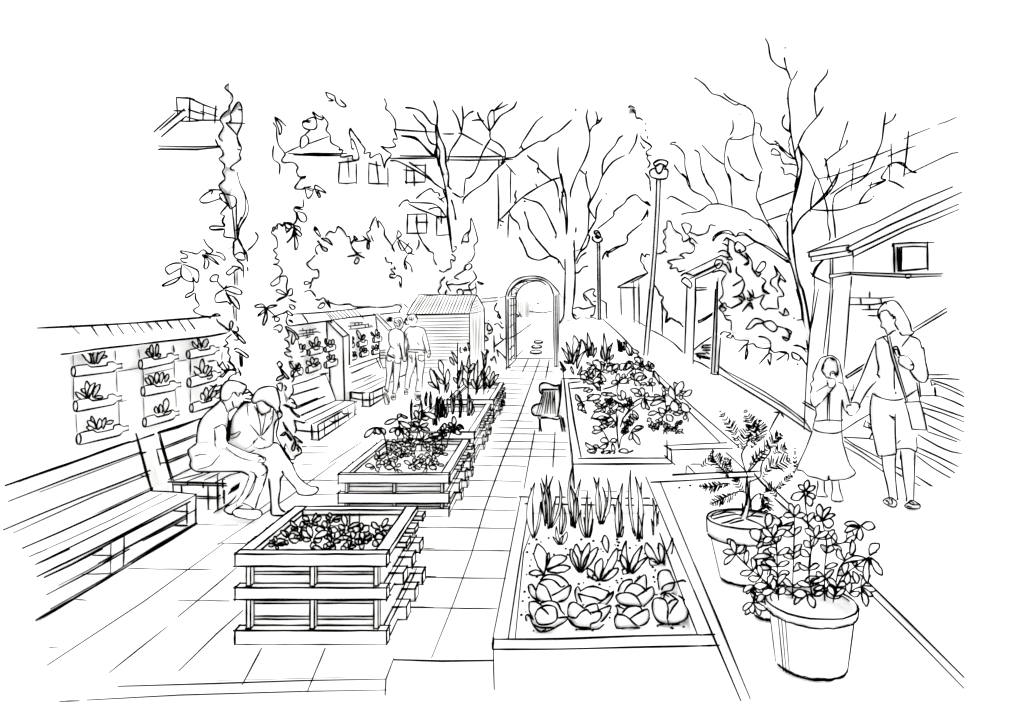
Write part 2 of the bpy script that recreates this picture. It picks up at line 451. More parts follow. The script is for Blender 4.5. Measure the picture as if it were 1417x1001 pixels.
# ================================================================ pallet planters
def planter(lab, x0, x1, y0, y1, h, tiers, blocks, w=1.9):
    t = T('pallet_planter', lab, 'planter', 'pallet planters along the path')
    i = .035
    for k, (a, b) in enumerate(tiers):
        m = t.part('front_board', 'wood'); m.box(x0, x1, y0, y0+.06, a*h, b*h, w, 3)
    m = t.part('inner_wall', 'wood')
    zi = h-.012
    # four inner walls
    for (xa, xb, ya, yb) in ((x0+i, x1-i, y0+.062, y0+.085), (x0+i, x1-i, y1-.07, y1-.045), (x0+i, x0+i+.03, y0+.087, y1-.072), (x1-i-.03, x1-i, y0+.087, y1-.072)):
        m.box(xa, xb, ya, yb, 0, zi, 0)
    zz = onpl(Vector((x0,y0+.06,0)), Vector((x1,y0+.06,0)), Vector((x0,y0+.06,h)))
    for k in range(len(tiers)-1):
        za_, zb_ = tiers[k][1]*h, tiers[k+1][0]*h
        for xp in (x0+.05, (x0+x1)/2-.01, x1-.07):
            p = t.part('post', 'wood'); p.box(xp, xp+.022, y0+.02, y0+.0605, za_+.001, zb_-.001, w*.85, 2)
        for fz in ((.42, .55) if k else (.2, .3, .72, .82)) if len(tiers) == 3 and h > .4 else (.5,):
            z = za_+(zb_-za_)*fz
            m.line(Vector((x0+.075, y0+.061, z)), Vector(((x0+x1)/2-.015, y0+.061, z)), w*.8, 2)
            m.line(Vector(((x0+x1)/2+.015, y0+.061, z)), Vector((x1-.075, y0+.061, z)), w*.8, 2)
    for nm, xa, xb, ya, yb in (('rim_board', x0, x0+.07, y0+.064, y1), ('rim_board', x1-.07, x1, y0+.064, y1), ('rim_board', x0+.072, x1-.072, y1-.075, y1)):
        r = t.part(nm, 'wood'); r.box(xa, xb, ya, yb, h-.03, h+.001, w, 2)
    L = y1-y0
    for k, (a, b) in enumerate(tiers):
        for j in range(blocks):
            off = .0 if k % 2 else .10
            ya = y0+L*(.16+off+(j+.25)/blocks*.86); yb = ya+.11*L**.5
            if yb > y1+.03: continue
            zt = b*h-.035 if k == len(tiers)-1 else b*h
            for xa, xb in ((x1-.06, x1+.045), (x0-.05, x0+.05)):
                if xa < x0 and k < len(tiers)-1: continue
                p = t.part('block', 'wood'); p.box(xa, xb, ya, yb, max(a*h, .001), zt, w, 2.5)
        if k < len(tiers)-1:
            s = t.part('side_board', 'wood'); s.box(x1-.03, x1-.005, y0+.064, y1-.01, max(a*h,.001)+.004, b*h-.004, w*.8, 1.5)
    q = [Vector(p) for p in ((x0+.06,y0+.08,h-.1),(x1-.06,y0+.08,h-.1),(x1-.06,y1-.07,h-.1),(x0+.06,y1-.07,h-.1))]
    s = t.part('soil', 'stone'); s.add(q, [[0,1,2,3]])
    yb = y1-.072
    s.pen([Vector((x0+.07+(x1-x0-.14)*k/24, yb, h-.1+random.uniform(-.004, .006))) for k in range(25)], w*.8)
    for f in (.47, .55):
        m.line(Vector((x0+(x1-x0)*f, yb-.002, h-.1)), Vector((x0+(x1-x0)*f, yb-.002, h-.02)), w*.8)
    return h-.1
XL, XR = G(325,893).x, G(535,893).x
Y1a, Y1b = DY(893), DY(803)
h1 = (893-767)/F*Y1a
soilz1 = planter('nearest pallet planter, a tall slatted box full of low leafy plants', XL, XR, Y1a, Y1b, h1, ((0,.16),(.5,.63),(.865,1)), 3, 2.1)
Y2a, Y2b = DY(716), DY(656)
h2 = (716-657)/F*Y2a
soilz2 = planter('second pallet planter from the front, holding tall stems with big leaves', G(468,716).x, G(621,716).x, Y2a, Y2b, h2, ((0,.2),(.33,.56),(.8,1)), 3, 1.6)
Y3a, Y3b = DY(641), DY(592)
soilz3 = planter('third pallet planter from the front, filled with straight leek blades', G(550,641).x, G(656,641).x, Y3a, Y3b, h2*.97, ((0,.2),(.33,.56),(.8,1)), 4, 1.2)
Y4a, Y4b = DY(586), DY(556)
soilz4 = planter('farthest pallet planter, with tall lance-leaved plants beside the shed', G(618,586).x, G(683,586).x, Y4a, Y4b, h2*1.0, ((0,.2),(.33,.56),(.8,1)), 4, 1.2)
# ================================================================ left boundary walls
XW = -3.75
wx = onX(XW)
w1 = T('brick_wall', 'long low wall on the left with a ribbed tile coping and nine bottle planters', 'wall')
m = w1.part('wall', 'wall')
ya, yb = onX(XW)(20,455).y, 8.4
m.box(XW-.25, XW, ya-1.5, yb, 0, 1.50, 0)
cp = w1.part('coping', 'stone')
a = [wx(50,455), wx(318,439)]; xf = XW+.22
b = [onX(xf)(84,490), onX(xf)(318,459)]
a[1] = Vector((XW, b[1].y, a[1].z)); 
cp.add([a[0], a[1], b[1], b[0]]+[p-Vector((.3,0,.12)) for p in (a[0], a[1])]+[p-Vector((0,0,.02)) for p in (b[1], b[0])], [[0,1,2,3],[4,7,6,5],[0,4,5,1],[2,6,7,3],[0,3,7,4],[1,5,6,2]])
cs = onpl(a[0], a[1], b[1])
cp.st('A1', "232,247 500,235 800,218 1000,203 1305,178", cs, 2.4)
cp.st('A1', "382,412 450,405 600,380 850,352 1000,333 1250,307 1365,288", cs, 2.0)
cp.st('A5', "0,800 200,775 380,758 520,732", cs, 2.0)
cp.st('A1', "443,225 503,285;565,228 622,300;575,228 610,285;658,218 718,297;668,218 700,270;728,215 780,285;812,215 858,278;860,213 910,278;920,205 962,255;985,207 1022,255;1043,198 1083,253;1118,192 1172,270;1178,188 1225,255", cs, 1.3, 1)
cp.st('A5', "0,662 50,720;55,655 110,712;135,652 185,708;208,645 262,720;268,642 320,708", cs, 1.2, 1)
# faint strings that carry the bottle planters
hp = w1.part('hanging_wire', 'paper')
hs = onX(XW+.012)
hp.st('A1', "460,405 462,485;462,560 462,700;478,790 485,905;725,390 728,450;735,520 738,650;748,705 752,885;872,380 880,435;900,505 902,610;903,685 907,805;1092,355 1095,405;1098,465 1098,560;1105,640 1110,745;1198,450 1200,545;1200,630 1200,715;745,520 880,497;1120,455 1175,447;915,540 1090,500;750,712 800,700;1310,455 1350,448", hs, 1.0, 1)
hp.st('A5', "180,810 190,850;187,910 187,1000;288,890 292,980;490,852 487,905;405,915 455,905", hs, 1.0, 1)
def bottle(key, lab, x0, y0, x1, y1, r, leafs, Xp=XW+.1, neck=True, grp='bottle planters hung on the wall', w=1.6):
    """a bottle on its side, cut open on top, axis running along the wall; (x,y) of both ends in the enlargement"""
    ox, oy, s = CR[key]; f = onX(Xp)
    t = T('bottle_planter', lab, 'planter', grp)
    A, B = f(ox+x0/s, oy+y0/s), f(ox+x1/s, oy+y1/s); d = B-A; L = d.length; d.normalize()
    R = r/s*A.y/F*.95; up = Vector((0,0,1)); sd = d.cross(up).normalized(); up = sd.cross(d); sd = sd*.45
    prof = [(0,.8),(.03,1),(.8,1),(.9,.75),(.95,.4),(1.08,.36)] if neck else [(0,.85),(.04,1),(.96,1),(1,.85)]
    m = t.part('bottle', 'paper'); n = 14; vs = []
    for q, k in prof:
        for j in range(n):
            an = 6.2832*j/n; vs.append(A+d*L*q+(up*math.cos(an)+sd*math.sin(an))*R*k)
    fs = [[i*n+j, i*n+(j+1) % n, (i+1)*n+(j+1) % n, (i+1)*n+j] for i in range(len(prof)-1) for j in range(n)]
    fs += [list(range(n))[::-1], [(len(prof)-1)*n+j for j in range(n)]]
    m.add(vs, fs, 0, True)
    # ink: near end ring, underside, top edge with the cut-out, shoulder and neck
    def q(tt, an, k=1): return A+d*L*tt+(up*math.cos(an)+sd*math.sin(an))*R*k
    m.pen([q(0, 6.2832*j/n, .86) for j in range(n+1)], w)
    vd = (CAM-A).normalized(); lo = math.pi*.86 if sd.dot(vd) > 0 else -math.pi*.86
    hi = .25 if sd.dot(vd) > 0 else -.25
    m.pen([q(tt, lo, 1.03) for tt in (0,.2,.4,.6,.8,.86)], w*1.1)
    m.pen([q(0, hi, .9), q(.1, hi, 1.02), q(.27, hi, 1.0), q(.3, hi*3.6), q(.33, hi*4.4), q(.5, hi*4.6), q(.68, hi*4.4), q(.7, hi*2.6), q(.74, hi, 1.04), q(.85, hi, 1.05), q(.93, hi, .6)], w)
    if neck:
        m.pen([q(.93, lo, .62), q(.86, lo, .98), q(.8, lo, 1.02)], w)
        m.pen([q(.94, hi, .45), q(1.08, hi, .45), q(1.08, lo, .45), q(.94, lo, .45)], w)
    else: m.pen([q(.97, 6.2832*j/n, .95) for j in range(n+1)], w)
    p = t.part('plant', 'leaf'); mid = q(.5, 0, .6); fp = onX(mid.x)
    p.leaves(key, leafs, lambda x, y: fp(x, y), w*.95)
    stem = q(.5, 0, .4)
bottle('A1', 'top bottle planter in the left column of the long wall', 462,520,745,487,38, "580,485,500,385,40 590,480,555,400,30 600,485,612,375,30 610,480,660,390,32 625,440,675,425,18 570,470,545,430,25")
bottle('A1', 'middle bottle planter in the left column of the long wall', 475,738,745,690,40, "560,700,475,650,30 555,700,545,580,35 560,700,600,590,28 585,690,630,600,30 560,680,510,630,28 590,690,650,680,20")
bottle('A1', 'bottom bottle planter in the left column of the long wall', 495,945,785,880,42, "600,900,550,830,35 600,905,575,800,26 610,890,630,815,30 600,900,545,870,28 645,890,665,810,24 660,850,715,830,24")
bottle('A1', 'top bottle planter in the middle column of the long wall', 885,475,1105,430,36, "960,435,930,375,28 965,435,955,350,26 980,430,990,345,22 970,430,915,395,22 990,430,1010,410,22")
bottle('A1', 'middle bottle planter in the middle column of the long wall', 900,645,1120,605,36, "945,610,915,560,26 960,605,935,545,26 985,600,990,525,30 1010,600,1025,525,30 1040,590,1058,535,24")
bottle('A1', 'bottom bottle planter in the middle column of the long wall', 910,840,1110,785,35, "1000,790,980,740,24 1015,790,1010,725,26 1035,780,1050,690,40 1020,790,1080,770,18")
bottle('A5', 'top bottle planter in the right column of the long wall, beside the climber', 275,868,455,835,32, "350,835,300,785,20 355,835,330,760,16 370,830,395,770,34 350,840,345,800,25")
bottle('A1', 'middle bottle planter in the right column of the long wall', 1190,590,1375,540,36, "1270,560,1220,490,38 1280,550,1275,440,32 1285,540,1310,480,26 1290,555,1335,490,30 1275,560,1240,540,26 1290,560,1340,545,20")
bottle('A1', 'bottom bottle planter in the right column of the long wall, just above the seated man', 1205,750,1370,700,33, "1280,715,1270,655,30 1290,715,1300,620,34 1320,690,1360,640,26 1300,710,1365,600,20")
# second stretch: the two-bay wall
XW2 = -4.35
w2 = T('brick_wall', 'far wall of two bays with slanted timber dividers and patches of brickwork', 'wall')
m = w2.part('wall', 'wall'); y0, y1 = onX(XW2)(403,440).y, onX(XW2)(560,424).y
m.box(XW2-.25, XW2, y0-.6, y1, 0, 1.5, 0)
cp = w2.part('coping', 'stone')
A0, A1_, B0, B1_ = onX(XW2)(403,435), onX(XW2)(553,423), onX(XW2+.25)(402,451), onX(XW2+.25)(552,432)
cp.add([A0, A1_, B1_, B0]+[p-Vector((.3,0,.1)) for p in (A0, A1_)]+[p-Vector((0,0,.02)) for p in (B1_, B0)], [[0,1,2,3],[4,7,6,5],[0,4,5,1],[2,6,7,3],[0,3,7,4],[1,5,6,2]])
cs = onpl(A0, A1_, B1_)
cp.st('B1', "112,160 260,152 400,138 560,120", cs, 1.8); cp.st('B1', "555,118 600,115 630,120 680,118 745,110 760,100 800,112 785,140 790,150", cs, 1.6)
cp.st('B1', "105,232 330,202 460,182 620,165 785,147", cs, 1.7)
cp.st('B1', "170,160 210,215;178,162 212,208;318,148 365,200;335,148 375,195;345,145 395,195;365,143 408,188;388,142 440,190;412,142 462,183;435,138 478,182;462,135 498,178;482,133 522,172;508,132 562,187", cs, 1.2, 1)
bk = w2.part('brickwork', 'wall'); bs = onX(XW2+.01)
bk.st('B1', "155,265 235,258 262,250;150,285 270,270 290,275;160,300 250,285;195,310 225,300;178,245 178,262;200,262 200,280;222,250 222,285;180,285 180,300;240,262 242,282;205,285 207,305", bs, 1.1, 1)
bk.st('B1', "475,215 555,212;465,235 590,222;470,255 620,238;480,235 480,250;505,215 507,232;530,212 530,230;548,210 550,225;570,228 572,240;590,215 592,238;600,232 615,228", bs, 1.1, 1)
bk.st('B1', "350,545 415,545;352,560 418,558;370,575 415,575;362,530 362,545;378,545 380,560;400,530 400,548;395,560 397,575;350,580 370,585", bs, 1.0, 1)
bk.st('B1', "705,190 745,185;700,200 740,200;715,178 740,180;720,180 722,205;730,178 732,200", bs, 1.1, 1)
def divider(lab, key, panel, beam, post, w=1.7):
    t = T('wall_divider', lab, 'divider', 'slanted timber dividers between the wall bays')
    return t
dv = T('bay_divider', 'nearer slanted timber divider standing between the two wall bays', 'divider')
Yd = DY(556); dp = atY(Yd)
m = dv.part('beam', 'wood'); m.pprism('B1', "330,203 370,197 470,287 430,303", atY(Yd-.05), .22); m.st('B1', "330,203 375,250 430,303 470,287;370,197 465,287;345,200 360,215;330,203 370,197", atY(Yd-.06), 1.9, 1)
m = dv.part('post', 'wood'); m.pprism('B1', "430,303 470,287 475,705 440,705", atY(Yd-.03), .18); m.st('B1', "430,303 435,500 440,708;470,287 472,500 475,705;435,706 478,704", atY(Yd-.04), 1.9, 1)
m = dv.part('panel', 'wall'); m.pprism('B1', "330,205 430,303 440,705 380,705 350,600 330,400", dp, .05); m.st('B1', "327,205 332,320;340,390 348,430;345,498 350,600;352,600 385,705;385,705 440,707", atY(Yd-.01), 1.7, 1)
dv = T('bay_divider', 'farther slanted timber divider, partly behind the walking couple', 'divider')
Yd = DY(548); Yd = 16.2
m = dv.part('beam', 'wood'); m.pprism('B1', "622,155 640,152 735,252 722,262", atY(Yd-.05), .22); m.st('B1', "620,153 718,264;642,152 738,247;622,155 640,165;715,262 738,252", atY(Yd-.06), 1.2, 1)
m = dv.part('panel', 'wall'); m.pprism('B1', "632,165 722,262 722,545 690,545 665,490", atY(Yd), .05); m.st('B1', "635,165 640,215 650,300;655,335 658,360;660,390 665,480;640,440 695,550;668,460 690,545", atY(Yd-.01), 1.6, 1)
m.st('B1', "665,388 700,385;665,400 700,400;665,418 700,417;662,438 700,436;670,497 702,497", atY(Yd-.01), 1.0, 1)
g2 = 'bottle planters on the two-bay wall'
def small(lab, x0, y0, x1, y1, lf, r=24):
    XB = (-3.9 if 'near bay' in lab else -3.68) if lab.startswith('last') else XW2+.1
    bottle('B1', lab, x0, y0, x1, y1, r, lf, Xp=XB, neck=False, grp=g2, w=1.5)
small('first small bottle planter on the upper row of the near bay, beside the ivy', 112,415,195,400, "140,385,125,345,18 150,385,140,320,20 170,385,165,345,20 180,385,190,350,16")
small('middle small bottle planter on the upper row of the near bay', 215,400,298,382, "235,370,218,325,16 250,370,240,340,18 260,365,265,300,24 270,365,285,330,16")
small('last small bottle planter on the upper row of the near bay, against the divider', 318,382,378,365, "335,360,320,310,12 345,355,345,320,18 355,355,368,318,22 345,360,330,340,12", 20)
small('first small bottle planter on the lower row of the near bay, half in the ivy', 112,535,170,515, "130,510,100,455,22 135,505,145,460,22 145,505,160,475,20", 26)
small('middle small bottle planter on the lower row of the near bay', 205,512,285,485, "235,480,200,455,24 240,475,235,430,26 245,475,275,440,26 250,480,285,465,16")
small('last small bottle planter on the lower row of the near bay, against the divider', 320,480,390,460, "345,450,330,425,18 350,450,350,415,18 365,450,375,415,18 370,455,385,440,14", 24)
small('small bottle planter on the upper row of the far bay, behind the post', 478,352,494,350, "482,330,480,295,18 485,330,492,300,14", 20)
small('middle small bottle planter on the upper row of the far bay', 525,350,578,338, "545,325,515,260,22 550,320,530,285,18 555,320,560,285,18 550,325,570,290,14", 20)
small('last small bottle planter on the upper row of the far bay', 622,322,668,312, "635,300,605,270,12 640,295,640,255,18 645,298,660,275,14", 19)
small('small bottle planter on the lower row of the far bay, behind the post', 480,438,512,428, "490,420,488,395,18 500,415,505,395,14 495,425,515,415,10", 16)
small('middle small bottle planter on the lower row of the far bay', 540,415,588,403, "550,400,545,370,18 562,395,562,370,14 570,395,575,372,14", 18)
small('last small bottle planter on the lower row of the far bay', 615,400,655,390, "625,380,615,358,16 635,378,640,350,14 642,380,652,355,12", 18)
# ================================================================ pallet benches
def bench(lab, Xf, zseat, solids, back, seat, base, w=1.9):
    t = T('pallet_bench', lab, 'bench', 'slatted pallet benches along the left wall')
    bx, sx, fx = solids
    for nm, quad, th, strokes in (('backrest', bx, Vector((-.09,0,-.01)), back), ('seat', sx, Vector((-.012,0,-.07)), seat), ('base', fx, Vector((-.3,0,0)), base)):
        m = t.part(nm, 'wood'); vs = quad+[p+th for p in quad]
        m.add(vs, [[0,1,2],[0,2,3],[4,6,5],[4,7,6],[0,4,5,1],[1,5,6,2],[2,6,7,3],[3,7,4,0]])
        s = m.hit(onpl(quad[0], quad[1], quad[2]))
        for key, txt, ww in strokes: m.st(key, txt, s, ww, 1)
    return t
XF = G(270,727).x
fx = onX(XF)
Ye = G(270,727).y; sf0, sf1 = P(272,684,Ye), fx(40,803)
sb0 = P(208,680,Ye); bt0 = P(190,607,Ye*1.0); bt1 = onX(bt0.x)(2,674); sb1 = onX(sb0.x)(-25,776)
b1 = bench('long slatted pallet bench in the left foreground, empty', XF, 0, (
   [sb0, bt0, bt1, sb1], [sf0, sb0, sb1, sf1], [sf0, Vector((XF,Ye,.002)), Vector((XF,fx(40,863).y,.002)), sf1]),
  [('A2', "33,510 400,385 820,235;50,505 820,232;120,485 400,380 815,238", 2.3), ('A2', "820,238 870,222;52,610 450,455 890,298;880,310 918,300;35,508 200,450", 2.0), ('A2', "250,552 600,420 880,312", 1.0),
   ('A2', "855,180 870,230 920,420 955,540", 2.4), ('A2', "20,790 250,692 500,590 760,490 945,415", 2.0), ('A2', "85,808 300,710 600,575 940,440;890,448 940,455", 1.4), ('A2', "255,842 600,690 945,528", 1.3)],
  [('A2', "140,905 350,815 650,680 960,535;920,545 960,525", 2.4), ('A2', "185,957 450,840 700,725 1020,560", 1.0), ('A2', "235,1000 600,820 1115,567", 1.7), ('A2', "955,545 1100,552 1240,566", 2.3), ('A3', "168,43 270,0", 1.5), ('A3', "200,90 400,0", 1.7),
   ('A2', "410,1000 700,855 1235,568", 1.9)],
  [('A3', "213,158 330,100 540,0;255,163 400,95 590,0", 2.0), ('A2', "460,1000 800,815 1200,610;500,985 820,800 1195,615", 1.8), ('A2', "1235,560 1233,690 1235,782;1178,620 1178,750;1095,670 1185,675;1095,762 1180,762", 2.1),
   ('A2', "700,865 698,1000;782,825 780,1000;585,950 700,950", 1.5), ('A2', "785,905 1000,790 1240,658", 1.7), ('A2', "620,1000 900,850 1175,705;650,1000 750,930;900,860 1180,715", 1.4),
   ('A3', "335,210 500,125 690,15", 1.1), ('A3', "268,263 500,140 745,0;640,45 690,18", 1.8), ('A3', "637,0 637,150;712,0 710,100;535,37 640,37;475,145 640,140", 1.3),
   ('A3', "290,345 600,170 870,0", 1.4), ('A3', "207,410 400,305 640,155 910,0;225,402 450,285 640,165 900,0;210,408 640,160", 2.4), ('A2', "805,1000 1000,880 1235,745", 1.8), ('A2', "830,1000 1100,830 1240,750;850,1000 1230,755", 2.8)])
# second bench, the couple's
Y2 = G(305,706).y; f2 = (P(312,667,Y2), P(305,706,Y2)); Yq = Y2+1.75
def ext(p, Y): return Vector((p.x, Y, p.z))
s0, s1 = P(236,667,Y2), P(313,669,Y2); t0 = P(216,597,Y2)
b2 = bench('slatted pallet bench that the seated couple share', XF, 0, (
   [s0, t0, ext(t0,Yq), ext(s0,Yq)], [s1, s0, ext(s0,Yq), ext(s1,Yq)], [s1, Vector((s1.x,Y2,.003)), Vector((s1.x,Yq,.003)), ext(s1,Yq)]),
  [('A6', "0,445 150,400 270,358", 2.1), ('A6', "40,535 230,460;35,550 235,470;45,630 180,580;50,645 180,590", 1.7), ('A2', "985,165 1030,300 1080,480;1003,170 1050,340 1092,478;870,222 1260,90;1000,180 1120,145 1260,88", 2.0),
   ('A2', "985,280 1010,385;985,282 1035,278;1005,370 1050,365", 1.8), ('A6', "60,745 200,675", 1.6), ('A6', "80,730 200,680", 1.3)],
  [('A6', "55,760 240,765 425,770", 2.2), ('A6', "85,735 205,688;90,752 275,705;180,755 325,700;285,750 380,705", 1.6), ('A6', "350,765 450,715 520,700", 1.7)],
  [('A6', "410,745 410,900;370,715 370,940;375,850 465,800 560,740;400,860 565,745", 2.0), ('A6', "345,955 450,890 500,840;355,945 400,925", 1.9), ('A6', "380,865 480,810 540,770", 1.4)])
m = b2.part('end_frame', 'wood')
q = [P(240,668,Y2-.002), P(313,670,Y2-.002), P(305,706,Y2-.002), P(243,690,Y2-.002)]
m.prism(q, Vector((0,.02,0)))
m.st('A6', "85,778 430,785;85,768 90,825;140,785 143,840;180,752 180,778;280,765 278,800;308,785 310,940;368,720 370,940;235,850 370,855;240,865 375,865;300,940 350,940;400,745 402,800", atY(Y2-.004), 1.7, 1)
# third and fourth benches inside the bays
def bay_bench(lab, key, cor, back, seat, front, end):
    """cor: image points: seat near-front, near-back, back top near, back top far, seat back far, seat front far, foot near, foot far, end foot"""
    ox, oy, s = CR[key]; c = [(ox+u/s, oy+v/s) for u, v in cor]
    Yn = DY(c[6][1]); Yf_ = DY(c[7][1])
    nf, nb, tn, tf, bf, ff = P(*c[0], Yn), P(*c[1], Yn+.12), P(*c[2], Yn+.15), P(*c[3], Yf_), P(*c[4], Yf_), P(*c[5], Yf_)
    gn, gf, ge = G(*c[6], z=.002), G(*c[7], z=.002), P(*c[8], Yn+.1)
    t = T('pallet_bench', lab, 'bench', 'slatted pallet benches along the left wall')
    for nm, q, th, strokes in (('backrest', [nb,tn,tf,bf], Vector((-.08,0,0)), back), ('seat', [nf,nb,bf,ff], Vector((0,0,-.05)), seat), ('base', [nf,gn,gf,ff], Vector((-.3,.1,0)), front), ('end_frame', [nf,gn,ge,nb], Vector((0,.05,0)), end)):
        m = t.part(nm, 'wood')
        if nm == 'backrest' or nm == 'seat' or nm == 'base' or nm == 'end_frame':
            vs = q+[p+th for p in q]; m.add(vs, [[0,1,2],[0,2,3],[4,6,5],[4,7,6],[0,4,5,1],[1,5,6,2],[2,6,7,3],[3,7,4,0]])
        su = m.hit(onpl(q[0], q[1], q[2]))
        for txt, ww in strokes: m.st(key, txt, su, ww, 1)
bay_bench('slatted pallet bench in the near bay, right of the ivy', 'B1', [(235,855),(118,825),(100,610),(318,535),(382,705),(512,712),(280,955),(512,790),(128,905)],
 [("105,608 200,580 320,535;285,540 335,530", 2.0), ("315,533 350,610 382,705", 2.1), ("115,665 250,625 345,590;115,672 348,600", 1.2), ("130,745 250,695 368,645;135,755 370,652;165,795 385,700;170,800 385,708", 1.6)],
 [("118,825 180,842 275,855", 2.4), ("190,832 300,780 435,710;240,850 380,780 510,712", 1.6), ("385,705 512,710;165,800 382,705", 1.8)],
 [("275,855 400,785 518,710", 1.8), ("505,715 505,800;270,905 515,760;275,955 400,880 518,788;285,945 505,805", 1.8), ("312,845 315,925;380,800 382,870;400,795 402,860;460,750 468,815;345,830 365,838 390,825;425,780 440,788 465,780", 1.4)],
 [("128,830 130,905;130,890 232,900;232,852 235,955;272,855 278,955;225,952 285,955;238,900 275,898", 2.0)])
bay_bench('slatted pallet bench in the far bay, ending behind the walking couple', 'B1', [(600,655),(478,645),(470,490),(650,432),(700,545),(800,560),(600,745),(790,615),(482,690)],
 [("470,495 560,462 655,432", 1.8), ("640,440 665,495 695,550", 1.7), ("478,530 600,480 655,455;485,590 600,545 690,500;490,640 600,595 695,548", 1.4), ("485,535 560,500;560,585 640,540", .9)],
 [("478,648 530,655 605,655", 2.1), ("540,652 620,615 700,570;490,640 690,555", 1.2), ("600,655 700,610", 1.7)],
 [("600,655 680,625;605,700 685,665;600,745 685,690;605,735 690,685;620,650 622,730;680,625 682,690", 1.9), ("730,590 780,570;745,600 748,650;780,565 785,620;760,630 800,615;790,555 825,540", 1.9)],
 [("480,650 482,690;480,685 552,700;552,660 555,745;597,655 600,748;545,742 605,748;560,700 600,700", 2.0)])
# ================================================================ seated couple
def yseat(x, y):
    """depth of the seated figures: hips over the bench, feet nearer on the paving"""
    t = max(0.0, min(1.0, (y-640)/75.0)); return 6.45-.6*t
sit = lambda dz=0.0: (lambda x, y: P(x, y, yseat(x, y)-dz))
man = T('person', 'man in a T-shirt sitting on the bench, bowing his head to the woman beside him', 'person', 'people')
b = man.part('body', 'skin')
b.blob('A6', "385,250 388,200 400,155 430,128 500,128 530,170 522,215 522,262 500,292 470,297 440,325 425,360 400,320", sit(.03), k=.8, w=0)
b.blob('A6', "385,250 345,285 290,335 255,385 240,450 235,520 260,525 340,525 365,545 400,550 425,510 425,460 432,400 440,320 410,265", sit(0), k=.75, w=0)
b.blob('A6', "235,515 205,540 183,560 185,590 200,620 195,660 225,690 300,697 400,695 520,697 570,722 650,720 680,700 675,660 650,630 600,615 520,590 440,555 425,540 400,550 340,520", sit(.06), k=.8, w=0)
b.blob('A6', "560,705 600,690 650,690 680,695 680,730 655,790 630,850 608,935 580,930 510,905 480,915 510,860 550,790 580,740", sit(.12), k=.8, w=0)
b.blob('A6', "520,700 570,722 560,750 520,820 490,880 480,930 455,935 447,905 480,860 500,800 515,740", sit(.02), k=.8, w=0)
b.blob('A6', "345,425 395,400 415,410 425,450 425,505 480,540 560,575 620,590 665,610 668,635 640,640 600,632 520,610 460,575 425,548 385,552 360,545", sit(.2), k=.8, w=0)
b.blob('A6', "465,945 490,930 560,935 600,932 640,945 648,965 630,985 590,998 540,990 480,975 465,960", sit(.14), k=.8, w=0)
b.blob('A6', "450,905 425,915 412,940 440,960 475,962 490,930", sit(.04), k=.8, w=0)
remesh(b, .011)
ms = lambda bb, f: (lambda x, y: bb.hit(f)(x, y))
s = b.hit(sit(.05))
b.st('A6', "465,945 490,930 560,935 600,932 640,945 648,965 630,985 590,998 540,990 480,975 463,960 465,945;450,905 425,915 410,940 440,962 475,965;530,905 510,915 480,932", s, 1.8)
b.st('A6', "520,265 500,295 485,290;400,255 415,280 430,320;460,250 470,290;485,290 450,310 440,320", s, 1.5)
b.st('A6', "345,425 395,400 415,410 425,450 425,505 480,540 560,575 620,585;425,545 460,575 520,610 600,630 655,640 668,632;620,585 650,600 670,612 665,635;620,600 650,605 660,622;625,630 640,615;350,430 355,520 362,545", s, 1.4)
h = man.part('hair', 'cloth'); h.blob('A6', "385,250 388,200 400,155 430,125 495,125 525,140 550,155 545,175 528,205 500,215 470,205 455,235 420,250 395,248", sit(.07), k=.8, w=0)
s = h.hit(sit(.07))
h.st('A6', "388,248 385,215 400,155 435,122 495,127 525,140 550,155 545,180 525,215", s, 1.9); h.st('A6', "390,240 410,250 440,240 458,215;458,212 470,195 490,215 480,195 500,225 510,200 528,205", s, 1.2)
sh = man.part('shirt', 'cloth'); sh.blob('A6', "385,252 345,285 290,335 255,385 240,450 235,522 300,520 340,525 380,552 415,548 425,510 425,460 432,400 440,325 410,265", sit(.03), k=.75, w=0)
s = sh.hit(sit(.05))
sh.st('A6', "385,250 345,285 290,335 255,385 240,450 235,520", s, 1.9); sh.st('A6', "440,320 435,350 438,370 425,450 430,500;385,250 400,258;235,522 300,518 350,535 380,552 410,555 425,545", s, 1.2)
sh.st('A6', "430,440 435,500 440,380 450,375 440,410", s, 2.2)
tr = man.part('trousers', 'cloth')
tr.blob('A6', "235,520 205,540 183,560 185,590 200,620 195,660 225,690 300,697 400,695 520,697 570,722 650,720 680,700 675,660 650,630 600,615 520,590 440,555 425,540 400,550 340,520", sit(.09), k=.82, w=0)
tr.blob('A6', "560,705 600,690 650,690 680,695 682,730 655,790 630,850 608,930 580,930 510,905 480,915 510,860 550,790 580,740", sit(.15), k=.82, w=0)
s = tr.hit(sit(.1))
tr.st('A6', "235,520 205,540 183,562 188,595 200,620 195,660 228,692 300,698 400,695 520,697 570,722;645,645 675,662 682,695 675,730 655,790 630,850 605,932", s, 1.8)
tr.st('A6', "570,722 550,780 510,860 470,895 450,905;600,700 605,740 560,840 520,900;615,720 590,810 545,870;660,645 680,690 650,718;640,720 665,718;530,895 560,905 600,930;225,598 260,588 300,590;385,590 350,630 325,658 245,682;575,695 600,705 620,735", s, 1.2)
wo = T('person', 'long-haired woman sitting cross-legged on the bench beside the man', 'person', 'people')
sw = lambda dz=0.0: (lambda x, y: P(x, y, (6.5-.5*max(0, min(1, (y-640)/75)))-dz))
b = wo.part('body', 'skin')
b.blob('A6', "610,262 650,250 690,275 707,300 690,325 655,335 625,315", sw(.05), k=.9, w=0)
